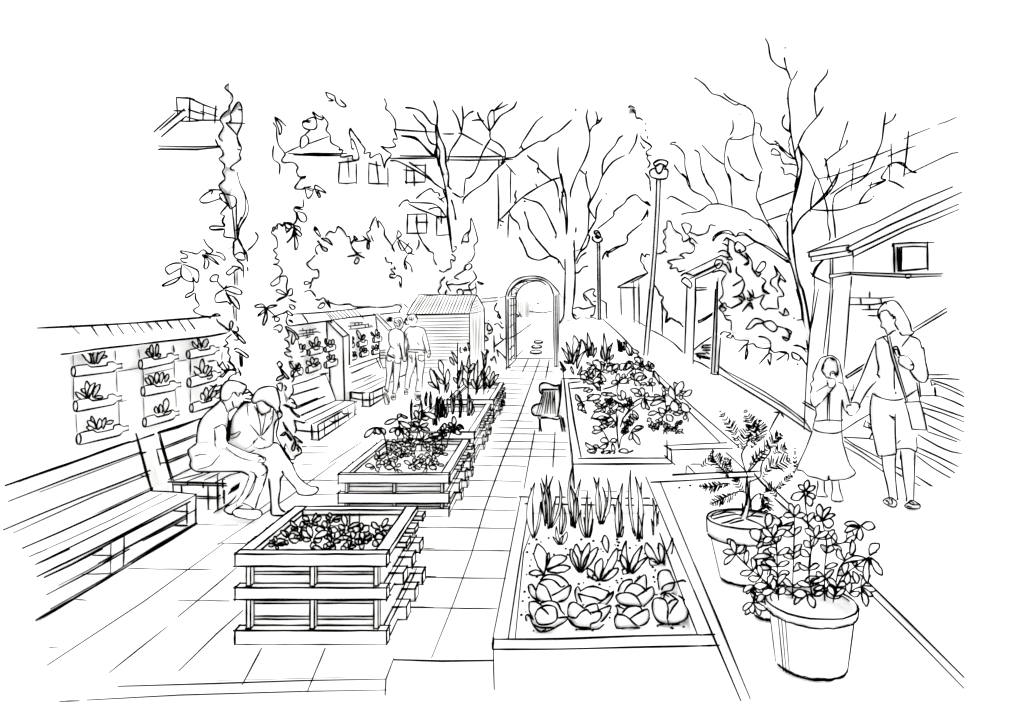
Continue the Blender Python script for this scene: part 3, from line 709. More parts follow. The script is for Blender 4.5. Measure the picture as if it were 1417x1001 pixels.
b.blob('A6', "580,265 540,265 500,300 465,350 450,400 445,480 430,510 500,560 580,585 640,570 700,550 715,520 722,440 735,390 750,350 740,330 700,300 640,335 610,290", sw(0), k=.7, w=0)
b.blob('A6', "430,510 500,560 600,585 665,610 680,660 700,740 765,740 790,700 780,620 740,520 700,530 560,540", sw(.03), k=.7, w=0)
b.blob('A6', "700,545 740,515 770,550 800,600 840,650 870,720 920,770 960,790 1000,797 995,820 965,840 880,838 860,800 825,760 780,710 740,680", sw(.22), k=.75, w=0)
b.blob('A6', "688,700 700,830 705,900 705,950 715,970 780,970 795,960 770,935 755,905 755,860 765,800 768,700 730,660", sw(.1), k=.8, w=0)
b.blob('A6', "600,500 640,480 668,500 668,540 620,548 600,530", sw(.24), k=.9, w=0)
remesh(b, .011)
s = b.hit(sw(.1))
b.st('A6', "715,515 742,516 770,550 800,600 840,650 870,720 920,770 960,790 1000,797 998,820 965,842 880,838 860,800 825,760 785,715 775,690", s, 1.9)
b.st('A6', "690,740 700,830 705,900 705,950 715,970 760,972 795,968;785,715 765,745 765,800 755,860 755,905 770,935 795,950", s, 1.9)
b.st('A6', "600,540 595,510 625,485 640,482 668,500 672,530 650,548 610,548 600,530;540,552 575,535 600,510;570,575 605,555;612,265 625,315 650,333 690,320 705,298 690,275 650,250 612,262", s, 1.4)
ha = wo.part('hair', 'cloth')
ha.blob('A6', "580,245 600,205 640,170 690,158 735,170 755,215 762,270 758,300 775,325 772,350 755,360 745,335 715,295 690,275 650,250 610,262 590,265", sw(.09), k=.8, w=0)
s = ha.hit(sw(.1)); ha.st('A6', "580,245 600,205 635,172 690,158 735,168 755,215 762,270 758,300 775,325 772,350 755,362 745,335 750,310;655,250 685,275 720,295 745,335;580,240 590,262 610,265;545,185 560,178 590,215;540,205 575,195 590,215 570,215;540,235 580,240;530,250 580,262;745,320 760,315 772,330", s, 1.9)
to = wo.part('top', 'cloth')
to.blob('A6', "580,265 540,265 500,300 465,350 450,400 445,480 430,510 500,557 580,582 640,570 700,550 715,520 722,440 735,390 750,350 740,330 700,300 650,335 610,290", sw(.04), k=.72, w=0)
s = to.hit(sw(.05))
to.st('A6', "580,262 540,265 500,300 465,350 450,400 445,480 432,505;750,360 730,390 722,440 718,520;520,265 545,255 580,258", s, 1.9)
to.st('A6', "430,512 500,555 580,580;555,270 562,350;570,395 600,430 635,475;600,280 620,320 638,400 640,470;640,335 650,340 670,335 660,400 645,470;720,300 715,370 690,420 650,465;695,400 665,445;450,465 480,455 510,440;455,488 490,475 515,445;610,545 660,548 700,535 718,520;700,370 712,345", s, 1.2)
# ================================================================ climbers
def climber(name, lab, cat, key_polys, key_strokes, Y, k=.5, w=1.7, group=None, leafs=(), A=.12, smooth=2, res=18, extra=()):
    t = T(name, lab, cat, group)
    f = wavyY(Y, A, random.random()*5, 40, 35)
    m = t.part('foliage', 'leaf')
    for key, txt in key_polys: m.blob(key, txt, f, k=k, w=0, cap=14, smooth=1, res=res)
    s = m.hit(f) if m.v else f
    for key, txt, ww in key_strokes: m.st(key, txt, s, ww, 3)
    for key, txt in leafs: m.leaves(key, txt, lambda x, y: s(x, y), w)
    return t, m, s
t, m, s = climber('climbing_plant', 'tall leafy climber scrambling up a post at the end of the long left wall', 'climber',
 [('O', "317,116 311,122 321,132 320,145 304,166 309,178 302,190 308,212 303,220 311,232 303,258 312,280 322,290 318,272 330,240 320,233 333,220 330,205 334,172 334,145 330,141 320,158")],
 [('A4', "533,72 505,100 550,140 555,178 533,213 530,237 505,255 475,298 497,345 467,405 493,437;445,422 465,465 490,495 493,525 468,547 500,578 502,605 490,628 505,660 503,680 468,715 500,770 540,860", 1.8),
  ('A4', "402,742 468,742 502,760;418,770 430,745 390,762 348,800 360,822 400,822 475,798 490,808 470,772 490,765 560,780 577,800 575,835 545,862 530,845 470,790;500,815 530,835", 1.8),
  ('A4', "540,265 545,300 530,320 512,320 545,355 580,395 590,430 610,480 598,520 605,550 545,595 545,612 570,618;512,320 635,323;540,265 575,205 593,187 607,205 614,240 613,325 588,380 583,415 600,470;585,485 608,492;590,235 610,238", 1.9),
  ('A4', "583,628 600,700 628,760 635,815 630,890 590,960 575,1000;628,750 655,850 640,915 585,1000", 1.3),
  ('A4', "525,835 478,893 505,905 488,935 507,968 420,970 408,985 430,995 505,992;505,865 520,840", 1.7),
  ('A5', "500,0 490,40 505,62 430,58 408,72 430,83 503,78 500,125 560,135 575,150;610,0 590,60 583,110 600,170 640,225 648,285;640,0 600,70 590,130 560,165 565,250 600,272 632,270 625,235 600,225 570,240;583,120 608,170 635,240;565,170 560,240 590,228;648,215 690,175 715,130 697,97;580,275 620,310 622,385;545,310 600,320 615,345;648,315 650,345", 1.8),
  ('A5', "565,310 515,352 530,368 560,350 575,335 600,325 565,310;500,455 460,410 465,370 430,370 412,395 425,410 455,408;500,455 545,440 600,460 613,480 600,492 550,478 510,460;500,460 450,490 450,540 520,535 540,555 543,540 510,480;520,490 560,505 590,540 598,585 560,550 505,460;495,460 522,428", 1.8),
  ('A5', "372,140 395,180 430,213 415,230 395,228 370,208 330,235 300,228 228,215 233,228 265,240 268,260 228,265 240,285 268,290;235,293 180,295 130,325 148,360 160,362 225,325;230,375 150,410 110,435 125,438 190,415 230,378;235,300 228,360 250,395 300,410 310,380;308,385 320,410 335,412 343,370 330,335 240,298", 1.8),
  ('A5', "240,305 290,350 303,400;515,208 558,190", .9),
  ('A5', "360,240 380,270 375,320 390,330 405,300 400,275 370,245;365,238 420,255 470,305 430,280 375,240;448,222 490,235 508,265 500,275 470,250 380,232;308,405 308,465 265,490 258,512 290,498 318,480 322,520 345,560 310,585 320,605 370,625 405,628", 1.7),
  ('A5', "320,655 345,635 390,630 405,628 390,650 320,655;405,628 480,625;345,660 400,650 430,620 460,612 480,623;375,680 400,690 410,665 395,645;455,640 460,660 520,705 540,715;540,715 535,680 545,655 557,670 548,712;540,715 490,710 500,730 540,720;548,715 600,750 638,795 625,797 580,755 548,715;545,715 585,725 590,705 580,690;560,775 590,775 580,735", 1.8),
  ('A5', "550,740 510,775 525,800 495,820 530,825 525,860 540,880 535,910 565,940 550,965 480,965;565,840 580,828 620,850 655,880 645,890 600,860 570,848;600,865 605,940 615,943 613,870;590,955 605,1000;490,910 520,960 570,965 575,1000", 1.8),
  ('A6', "365,0 380,30 400,0;430,0 470,35 485,60 440,60 400,100 385,95 440,45 430,20;495,40 515,80 510,95;370,25 400,50 420,75;435,120 450,95 500,70;320,155 360,160 395,150 380,180 355,185 325,215 350,200 400,170;385,190 345,225 320,265 345,280 385,245;455,15 470,30;512,0 515,30 525,0", 1.7)], 7.9, k=.25)
p = t.part('post', 'wood'); f = atY(8.02); p.pprism('O', "322,290 328,290 326,445 323,445", f, .05); p.st('A4', "550,845 565,1000;577,800 580,1000", f, 1.6, 1); p.st('A5', "558,0 572,150;577,0 585,140;565,350 568,430;583,345 584,435;555,560 565,645;577,580 578,660", f, 1.6, 1)
t, m, s = climber('climbing_plant', 'ragged climber at the near end of the two-bay wall, right of the seated couple', 'climber',
 [('A5', "905,700 885,770 910,820 880,850 930,880 940,935 985,905 960,760"), ('A6', "840,130 830,210 815,240 860,270 850,300 885,350 850,370 860,440 905,510 895,570 850,615 825,580 790,520 770,440 790,380 800,270 780,180 740,120 780,60")],
 [('A5', "810,95 840,45 870,62 885,38 930,50 955,30 960,0;805,85 800,105 828,130 838,190 812,210 835,240 822,262 848,275 835,297 810,300 845,310 868,345 848,375;848,375 795,420 805,438 850,415 853,380 890,375 900,400 893,440 900,495;825,465 850,460 900,495 855,485 825,470;900,495 910,460 930,455 930,490 905,500;900,497 830,535 850,515 898,500;905,515 955,540 915,525", 1.7),
  ('A5', "880,38 925,60 895,100 885,40;935,60 960,80 988,110 980,125 955,105 935,65;940,75 925,130 895,165 935,125 945,80;940,90 945,150 950,212 968,175 945,100;890,105 930,70 960,90", 1.8),
  ('A5', "765,577 740,550 695,562 700,572 745,570 765,580;765,577 790,560 835,558 800,573 765,577;765,577 735,600 712,628 750,605 768,582;768,580 772,640 750,688 745,670 765,590;770,580 820,625 800,635 880,605 870,612 905,590", 1.8),
  ('A5', "908,555 935,558 948,575 930,585 910,562;820,630 850,640 840,660 820,655 820,630;900,590 930,615 930,625 900,612 895,590;810,700 850,680 868,700 850,730 840,715 810,712;905,650 935,670 925,655 905,650;890,690 940,720 970,760 960,775 940,735 890,705;885,690 910,750 880,770 905,790 910,820 890,830 925,850 880,855 905,880 925,880;930,740 925,790 935,805 955,760;890,650 900,680 925,690;905,610 890,655", 1.7),
  ('A5', "915,910 945,955 975,920 960,975 990,1000;830,930 850,912 870,935 850,950 900,1000;850,950 870,1000", 1.6),
  ('A6', "745,15 760,0 775,30 760,45 745,18;765,45 790,70 820,110 800,105 765,50;790,85 750,100 738,125 775,110 795,95;740,145 775,140 770,190 750,170 740,145;790,150 800,165 795,185 805,160;820,0 830,40 860,60 840,90 850,110 835,135;840,150 845,195 815,240 835,235 860,265 835,258 865,275 860,300 830,290 850,320 885,345 880,355 840,320 820,285 785,270;775,275 830,295;740,300 760,275 765,250", 1.7),
  ('A6', "780,380 800,430 815,440 785,395 780,380;760,470 795,445 790,465 760,470;795,445 830,500 835,495 805,455;820,440 845,480 860,510 850,565 835,550 855,500;850,470 890,500 905,515 870,500;860,520 895,555 895,580 860,600 850,620 815,615;820,600 790,570 795,520;850,370 865,430 855,455;870,545 880,570;835,640 850,645;760,525 780,560 800,550", 1.9)], 7.4)
p = t.part('stem', 'wood'); p.st('A6', "760,340 750,400 740,470 790,560 830,620", atY(7.5), 1.6); p.st('A5', "995,800 1000,850", atY(9), 0.1) if False else None
# small ragged wisps seen above the far wall, each one a climber or shrub
t, m, s = climber('climbing_plant', 'ragged climber leafing over the small gabled house front', 'climber',
 [('A4', "885,510 860,560 900,570 950,590 960,640 975,680 945,735 1000,735 1040,700 1010,640 985,560 960,530")],
 [('A4', "808,317 830,350 832,400 845,460 885,515 870,540 862,560 880,572 935,568 965,600 955,625 975,660 1015,655 1010,665 985,670 970,690 945,725 955,738 1000,737 1010,725 1070,740;820,280 850,300 870,320 893,342;820,280 830,320 845,360 850,395 862,380 860,340 820,280;815,460 808,500 812,550 850,580 848,645", 1.7),
  ('A4', "1010,725 1020,780 1035,795 1060,760 1060,735;1015,725 1050,720;1070,740 1075,712 1110,730 1145,762 1100,745 1075,735;1075,740 1100,792 1108,780 1090,745;1020,735 1060,750", 1.8),
  ('A4', "998,800 998,850 950,848 940,870 955,885 955,930 940,955;940,855 1000,868;960,880 975,930 1005,945 1022,925 1005,890 965,878;940,870 960,885", 1.8),
  ('A4', "803,1000 812,975 835,990 840,955 870,962 880,945 925,965;875,948 920,950 940,975 900,985 875,948;935,965 975,975 985,1000;1065,1000 1070,975 1085,1000;1200,1000 1220,970 1240,1000", 1.7),
  ('A4', "1140,125 1195,150 1205,185 1235,215 1270,215 1235,175;1140,125 1155,160 1190,178 1155,182;1230,172 1262,205", 1.8),
  ('A4', "1060,250 1060,260 1085,290 1115,300 1125,290 1090,275 1060,248;1000,320 1030,295 1065,285 1080,300 1085,340 1070,360 1040,362 1010,355 995,335 1000,310 1045,320;1000,305 1050,308;1045,362 1010,395 985,415 985,480 1030,450 1030,415 1010,395;1115,270 1155,320 1143,365 1168,395 1175,445 1230,475 1225,490 1250,492 1235,535 1310,525 1308,550 1345,552 1348,520 1320,440 1300,420 1305,480 1320,485;1300,420 1290,385 1297,352 1320,390 1365,445", 1.8),
  ('B3', "290,310 310,330 350,390 388,440 380,468 420,460 418,495 480,468 500,520 510,562 518,520 553,475 530,455 487,420 530,432 580,420 563,390 570,375 590,378 583,350 570,315 580,310 575,255 540,205 517,185 522,155 508,120", 1.8)], 40, A=.6)
m = t.part('trunk', 'wood'); m.px([(411,228), (412,300), (410,560)], atY(40.5), .4)
t, m, s = climber('ivy', 'broad mound of ivy behind the two-bay wall, drawn with spiky leaf clusters', 'ivy',
 [('B4', "75,245 110,180 170,95 225,70 265,95 310,180 330,130 390,155 410,105 465,10 490,45 530,95 580,200 560,290 590,400 640,465 650,580 400,595 100,570 20,440 60,400 100,370 50,350 20,310")],
 [('B4', "140,130 170,95 205,105 228,65 265,95 285,130 300,130 310,180;310,180 330,150 355,150 330,125 340,160 390,155 410,145;435,70 470,0 490,75 490,25 530,85 530,120 580,190 595,230 580,195 615,140;410,105 440,85 430,70", 1.7),
  ('B4', "110,135 75,95 72,65 90,80 115,130;110,140 160,145 190,188 150,160 115,145;95,155 120,190 155,210 150,228 125,215 100,160;100,175 85,155;105,180 78,205 85,240 95,245;75,250 50,280 20,310 60,350 90,345 100,375 95,400 60,400;60,400 50,430 10,445 10,425 50,435 38,470;0,495 45,483 80,525;75,542 105,545 130,530 150,560 178,600 165,560 160,545;90,595 120,565 140,575 120,598 90,597;165,560 225,578 300,572 330,590 470,595", 1.7),
  ('B4', "310,180 345,240 400,270 350,250 285,262 340,255;315,200 350,235 380,235;345,265 365,280 350,308 332,300 345,270;410,145 385,125 415,150 440,165 410,110;420,155 415,200 428,215 430,180 420,160;440,120 458,162", 1.7),
  ('B4', "620,90 640,120 610,140 618,85;615,140 660,215 685,245 710,215 630,150;615,160 625,190 650,225 690,170;680,250 660,290 660,330 675,345 665,300;665,290 700,320 710,365;685,235 725,250", 1.7),
  ('B4', "535,262 545,295 575,300 575,315;590,325 600,345 570,340 600,380 570,375 565,395 600,400 610,385 640,400 638,465 625,420", 1.8),
  ('B4', "655,568 682,597;625,590 640,585;548,222 552,225", 1.6)], 21, A=.5, k=.3, res=26)
t, m, s = climber('shrub', 'shrub with upright flame-shaped leaves behind the shed roof', 'shrub',
 [('B4', "885,500 900,420 930,440 1000,400 1060,350 1075,300 1110,240 1120,180 1095,60 1040,150 970,290 940,345 900,360 870,320 820,230 740,160 745,220 700,400 760,505"), ('B4', "900,505 950,440 1090,440 1130,505")],
 [('B4', "755,125 790,190 820,225 850,240 852,280 872,318;735,220 755,180 752,150;885,348 915,362 940,345 965,335 960,280 985,290 990,265 965,245;975,235 1005,205;985,195 1005,200;1030,180 1050,120 1090,85 1095,5 1140,155 1115,190 1120,240 1095,290 1075,300", 1.7),
  ('B4', "1090,85 1075,120 1080,160 1060,165 1035,160;1050,350 1060,320 1090,308 1100,330 1075,350 1055,340;1065,345 985,395 1020,410;925,392 898,425 900,455 880,487 895,505;940,420 935,445 970,440 1005,445 1060,435 1090,425;930,440 965,490;925,505 935,480 930,505;1005,505 1005,480 1030,475 1045,495 1040,507;1045,480 1100,478 1130,455;1105,350 1130,395 1112,420 1090,440 1080,455 1100,505;1130,420 1180,440 1150,440 1135,425;1125,430 1130,505", 1.8),
  ('B4', "960,415 1000,418", .8)], 21.5, A=.2, k=.35)
# ================================================================ houses in the distance
def house(name, lab, body, Yb, depth, parts):
    t = T(name, lab, 'house'); m = t.part('wall', 'wall')
    for key, txt in body: m.pprism(key, txt, atY(Yb), depth)
    for nm, par, poly, strokes, off in parts:
        p = t.part(nm, 'wall' if nm != 'window' else 'paper'); f = atY(Yb-off)
        if poly: p.pprism(poly[0], poly[1], f, off-.02)
        for key, txt, ww in strokes: p.st(key, txt, f, ww, 1)
    return t
house('house', 'flat-roofed block at far left with a railed roof terrace', [('A4', "90,470 265,290 520,305 600,330 600,1500 90,1500")], 42, 8, [
 ('eave', 0, ('A4', "85,465 510,463 510,485 85,490"), [('A4', "85,465 320,470 510,463;85,490 100,485 330,488 480,472", 1.8)], .4),
 ('roof', 0, ('A4', "93,367 252,230 265,275 105,408"), [('A4', "58,378 100,340 195,255;93,367 252,230;105,408 190,335 265,275;230,308 250,290", 1.8)], .5),
 ('railing', 0, None, [('A4', "200,160 285,165 370,205 460,237;200,160 208,275;285,165 283,308;370,205 368,303;450,210 442,325;185,243 262,243;275,235 380,268;352,247 460,280;265,283 340,303 520,303;225,310 340,308;258,158 315,172", 2.0)], .6)])
W = lambda key, poly, txt, w=1.8: ('window', 0, (key, poly), [(key, txt, w)], .12)
house('house', 'long house with small casement windows behind the bare tree and ivy', [('O', "396,212 455,189 545,180 640,185 700,217 702,440 411,440 411,222")], 46, 8, [
 ('eave', 0, ('B3', "0,467 1290,486 1290,506 0,482"), [('B3', "0,467 275,466;0,480 230,480;540,497 830,498;605,480 830,486;895,487 1275,486;895,507 1050,510 1320,506", 1.7), ('A4', "905,512 1050,520 1275,513;935,522 1100,528 1230,524", 1.6), ('A4', "960,530 957,590", 1.5)], .5),
 ('roof', 0, ('B3', '0,466 160,362 570,316 1000,342 1268,484'), [('B3', "570,313 600,318 700,325 833,332;875,343 950,343;975,338 1000,343 1130,415;1155,430 1250,483", 1.8), ('A4', "885,510 980,465;1025,455 1160,405", 1.8)], .3),
 ('downpipe', 0, ('B3', "1223,500 1305,575 1300,1000 1223,940"), [('B3', "1230,500 1230,550;1223,597 1228,750 1228,880 1222,945;1305,575 1303,780;1293,850 1287,1000;1275,533 1338,605", 1.8)], .3),
 W('B3', "228,530 332,520 333,655 220,653", "218,525 335,512;228,530 222,600 220,650;332,530 333,660;220,653 270,656 335,650;280,495 287,620"),
 W('B3', "412,530 530,545 532,658 410,655", "408,527 490,545;412,527 410,658;530,555 532,680;408,655 535,658;457,515 475,660"),
 W('B3', "648,550 768,545 766,648 648,650", "665,520 690,540 770,543;648,550 648,655;768,533 766,645;645,650 765,647;695,575 698,675;627,570 700,577;640,640 650,660"),
 W('B3', "655,850 775,850 775,968 652,968", "650,850 775,847;655,850 652,968;775,847 775,968;645,970 775,968;703,900 787,900;713,857 715,930"),
 W('B3', "838,860 910,868 915,978 838,985", "838,860 900,868;838,860 838,985;840,985 915,978;868,870 868,912")])
house('house', 'distant slatted fence house glimpsed through the arch', [('B6', "240,372 330,380 345,500 330,500 240,535")], 60, 3, [
 ('cladding', 0, None, [('B6', "240,372 242,440;250,372 252,440;262,365 264,470;272,360 272,480;290,380 290,500;297,378 297,502;303,378 303,500;310,380 310,495;318,368 320,490;240,372 275,360;320,400 335,412 338,450 330,500", .45), ('B6', "315,440 350,445 400,450 455,438;330,500 370,505 445,505;362,392 374,393", 1.4), ('B6', "240,455 262,500 270,540;250,440 275,490 270,535;262,455 240,480", 1.5)], .1)])
# ================================================================ shed
sh = T('garden_shed', 'small garden shed with a pitched ribbed roof and boarded walls', 'shed')
Ys = 18.6; fr = atY(Ys)
m = sh.part('front_wall', 'wood'); m.pprism('B2', "310,180 750,172 750,700 310,590", fr, 2.2)
s = atY(Ys-.02)
m.st('B2', "750,172 750,330 752,470", s, 1.8, 1); m.st('B2', "310,200 300,235 320,250", s, 1.7)
m.st('B2', "385,205 745,198;390,228 745,222;400,252 742,246;425,268 742,268;440,288 742,288;445,308 742,310;450,332 742,330;455,355 742,352;462,380 742,375;470,402 660,403;480,425 660,425;470,448 655,448;470,470 640,470;445,495 530,492;440,518 540,518;440,543 530,543;425,575 465,577", s, .75, 1)
m.st('B2', "530,490 600,492;320,580 300,595", s, 1.3, 1)
m = sh.part('side_wall', 'wood'); a = [fr(*p) for p in ((650,434),(650,515),(669.5,512),(669.5,426))]
a[2] = P(669.5,512,Ys+1.6); a[3] = P(669.5,426,Ys+1.6); m.prism(a[::-1], Vector((-.1,.2,0)))
s = m.hit(onpl(a[0], a[1], a[2]))
m.st('B2', "752,172 850,150;845,130 850,200 848,420;765,165 768,480;775,165 780,480;785,160 790,480;795,160 800,490;805,160 812,480;815,155 822,440;825,155 832,430", s, .75, 1); m.st('B2', "850,130 850,430", s, 1.8, 1)
m = sh.part('roof', 'wood')
r0, r1 = fr(563,436), fr(650,434); R0, R1 = P(580.5,408.5,Ys+1.0), P(660,408.5,Ys+1.0); e1 = P(670,426,Ys+1.9)
m.add([r0, r1, R1, R0, e1, P(594,425,Ys+1.9)], [[0,1,2,3],[3,2,4,5],[0,3,5],[1,4,2]])
s = m.hit(onpl(r0, r1, R1))
m.st('B2', "395,42 800,42;310,178 420,178 750,172", s, 2.0, 1); m.st('B2', "400,45 355,105 312,180;797,45 770,100 750,165;800,42 825,85 850,130", s, 1.7, 1)
m.st('B2', "420,48 340,172;438,48 358,172;457,48 378,172;475,48 400,172;493,48 420,172;512,48 443,172;530,48 465,172;550,48 488,172;570,48 512,172;590,48 535,172;610,48 558,172;630,48 580,172;652,48 600,170;672,48 622,170;695,48 645,168;715,48 668,168;735,48 690,168;758,48 712,168;778,48 735,160", s, .9, 1)
m.st('B2', "750,165 835,140;757,152 835,125;765,135 825,108;775,112 815,90;785,90 808,75;752,165 748,172", s, .7, 1)
# boundary wall behind the shed
bw = one('garden_wall', 'low plain wall running from the shed to the arch', 'wall', 'wall')
f = atY(24); bw.pprism('B2', "820,65 1000,50 1000,560 820,560", f, .3)
bw.st('B2', "825,70 900,62 945,60;955,60 1000,52;825,92 890,88 945,80", f, 1.0)
sc2 = one('shrub', 'thin scribbly shrub between the shed and the arch', 'shrub', 'leaf')
f = wavyY(20.8, .15, 1); sc2.blob('B2', "855,235 905,290 940,380 960,470 1000,480 1000,560 870,560", f, k=.4, w=0)
f = sc2.hit(f)
sc2.st('B2', "940,95 920,140 945,165 965,205 940,190 955,170;945,150 960,210;918,250 945,240 975,272 985,265;960,225 975,245;880,220 885,215;850,240 880,238 908,280 900,305 875,310;880,240 870,265 880,290 908,275;918,320 920,440;925,370 915,410;850,320 880,350 855,360;960,305 965,340 980,345;935,420 960,440 985,465 1000,480;940,430 950,470;895,480 900,500 920,465 935,520;860,420 880,430 875,445", f, 1.7)
sc2.st('B6', "175,600 110,650 100,660", f, 1.6)
hd = one('hedge', 'low clipped hedge and twiggy bush behind the lawn edge, right of the spreading tree', 'hedge', 'leaf')
f = wavyY(36, .1, 1); hd.blob('B6', "585,420 640,425 660,380 645,335 690,308 712,335 720,410 710,470 640,475 585,470", f, k=.5, w=0); f = hd.hit(f)
hd.st('B6', "660,380 640,335 690,305 712,312 700,335 722,355;640,335 680,375 690,395 715,412;582,425 610,415 640,425 700,412;715,400 705,460 680,470;578,455 600,470;700,380 720,380", f, 1.7)
gp = one('fence_post', 'short square post standing by the small far lamp', 'post', 'wood'); gp.pprism('B6', "752,375 782,390 782,485 756,485", atY(35), .3); gp.st('B6', "750,372 780,390 782,485", atY(34.98), 1.6, 1)
# ================================================================ arch
ar = T('garden_arch', 'rounded trellis arch standing over the end of the paved path', 'arch')
Ya, Yb_ = DY(512), DY(497)
def legpair(m, txt, Y, w=1.7, key='B6'):
    m.st(key, txt, atY(Y), w, 1)
m = ar.part('post', 'wood'); m.pprism('B6', "173,350 195,350 195,785 177,785", atY(Ya), .06); m.st('B6', "173,350 176,600 177,800;188,365 189,600 192,785;178,785 235,730;195,782 205,775", atY(Ya-.01), 1.6, 1)
m = ar.part('post', 'wood'); m.pprism('B6', "460,345 495,330 490,775 465,775", atY(Ya), .06); m.st('B6', "460,345 463,600 467,775;472,345 476,600 480,780;482,335 486,600 490,775;494,325 496,500 490,690;462,772 490,772", atY(Ya-.01), 1.15, 1)
m = ar.part('post', 'wood'); m.pprism('B6', "222,365 236,360 238,722 226,722", atY(Yb_), .06); m.st('B6', "220,365 222,550 225,720;236,320 235,550 238,720", atY(Yb_-.01), 1.6, 1)
m = ar.part('trellis', 'wood'); s = onpl(P(703,412,Ya), P(703,510,Ya), P(713,495,Yb_)); m.px([(703.5,413),(703.9,508)], s, 1.0); m.px([(707.5,413),(707.5,500)], s, 1.1)
m.st('B6', "190,365 235,360;190,410 232,400;190,468 230,455;192,540 230,510;192,605 230,585;192,675 225,640;195,735 225,700;205,365 206,740", s, 1.3, 1)
m = ar.part('hoop', 'wood')
def hoop(m, key, outer, inner, Y, dep, w):
    o = S(key, outer)[0][0]; i = S(key, inner)[0][0]; o, i = dense(o, 3), dense(i, 3)
    k = min(len(o), len(i)); f = atY(Y); n = k
    q = [f(*o[int(a*(len(o)-1)/(n-1))]) for a in range(n)]; r = [f(*i[int(a*(len(i)-1)/(n-1))]) for a in range(n)]
    D = Vector((0, dep, 0)); vs = q+r+[p+D for p in q]+[p+D for p in r]; fs = []
    for a in range(n-1):
        fs += [[a, a+1, n+a+1, n+a], [2*n+a, 3*n+a, 3*n+a+1, 2*n+a+1], [a, 2*n+a, 2*n+a+1, a+1], [n+a, n+a+1, 3*n+a+1, 3*n+a]]
    m.add(vs, fs); m.px(o, f, w, 1); m.px(i, f, w, 1)
hoop(m, 'B6', "173,350 185,310 215,265 260,238 320,227 380,232 430,255 470,295 495,325", "188,352 200,318 228,282 270,255 330,243 370,245 415,262 445,295 462,345", Ya, .07, 1.4)
m = ar.part('hoop', 'wood')
hoop(m, 'B6', "205,350 212,310 240,280 290,258 350,253 390,262 420,285", "236,362 245,325 270,290 310,268 350,258 385,262 415,282", Yb_, .06, 1.2)
m = ar.part('lath', 'wood'); s = atY((Ya+Yb_)/2-.4); m.st('B6', "200,290 252,305;215,300 250,318;260,258 285,272;280,250 308,268;195,350 240,352;205,340 240,330;372,232 385,262;455,290 490,325;440,275 470,330;475,300 512,355;490,320 465,340", s, 1.0, 1)
# ================================================================ curved slatted bench by the path
cb = T('garden_bench', 'small curved-back slatted garden bench beside the path and the middle bed', 'bench')
f = onX(.01); Yn, Yfr = DY(602), DY(560)
fb_ = lambda x, y: P(x, y, 10.0)
m = cb.part('backrest', 'wood'); m.blob('B7', "305,345 320,320 350,317 400,335 430,330 425,520 330,525 310,400", fb_, k=.15, w=0)
s = m.hit(fb_)
m.st('B7', "430,330 400,337 360,322 325,318 303,335 303,370 315,385 325,378 318,362 420,360;425,325 432,420 418,525;440,300 435,400 428,480", s, 2.1)
m.st('B7', "322,380 285,515;335,378 298,515;345,375 312,515;355,375 335,515;368,372 350,515;372,375 372,515;385,372 388,515;400,370 385,460;398,380 402,515;325,380 310,440", s, 1.2, 1)
m = cb.part('seat', 'wood'); fs_ = lambda x, y: P(x, y, 10.3)
m.blob('B7', "255,490 265,460 300,450 430,465 430,530 300,540 260,520", fs_, k=.2, w=0)
s = m.hit(fs_)
m.st('B7', "430,462 400,462 350,452 310,448 270,460 252,485 257,510 275,525 315,522", s, 2.1); m.st('B7', "290,540 330,535 440,528;310,545 360,540 415,550 430,535", s, 1.8)
for txt, pol in (("300,540 302,600 300,650;308,545 310,600 320,640;296,650 305,625 315,650", "298,540 310,540 316,645 300,645"), ("430,535 450,640;440,530 468,640;450,535 465,600", "430,535 448,535 466,640 452,640")):
    m = cb.part('leg', 'wood'); m.pprism('B7', pol, atY(10.15), .05); m.st('B7', txt, atY(10.14), 1.8, 1)
# ================================================================ street lamps
def lamp(lab, Y, foot, pole, polestr, head, headstr, k=.5):
    t = T('street_lamp', lab, 'street lamp', 'street lamps along the path')
    m = t.part('pole', 'paper'); f = atY(Y); m.pprism(pole[0], pole[1], f, .12)
    for key, txt, ww in polestr: m.st(key, txt, atY(Y-.01), ww, 1)
    m = t.part('lantern', 'paper')
    for key, txt in head: m.blob(key, txt, atY(Y), k=.8, w=0)
    s = m.hit(atY(Y))
    for key, txt, ww in headstr: m.st(key, txt, s, ww, 3)
lamp('tall street lamp with a round lantern, nearest to the beds', 19.5, None, ('O', "908,246 914,246 898,496 891,496"),
 [('C1', "220,945 220,1000;246,945 246,1000", 1.8), ('C2', "222,35 218,200 200,500 178,750 155,1000;246,35 240,200 225,450 205,700 180,1000", 1.8), ('C4', "175,0 150,300 140,420;198,0 180,250 165,420", 1.8)],
 [('C1', "180,890 210,880 205,850 250,828 290,842 280,885 295,900 290,940 200,945 180,920")],
 [('C1', "215,880 200,880 178,900 190,935 245,947 285,940 293,900 285,885 270,885;215,880 222,900 237,912 255,895 265,865;198,850 225,830 255,825 290,840 280,870 275,885;200,852 215,865 240,850 262,855 278,870;215,868 208,880", 2.2)])
lamp('small far street lamp beside the bare tree behind the arch', 34, None, ('O', "825,334 829,334 831,443 826,443"),
 [('B5', "848,940 850,1000;864,940 865,1000", 1.7), ('B6', "725,28 728,250 732,490;740,28 742,250 746,490;725,488 750,488", 1.7)],
 [('B5', "820,900 830,875 825,862 855,860 870,895 880,915 855,935 825,925")],
 [('B5', "828,865 852,862 865,880;828,865 835,885 855,870 870,900 850,910 835,895;822,895 818,915 840,935 870,932 880,915 870,900;840,880 850,895 862,905", 2.0)])
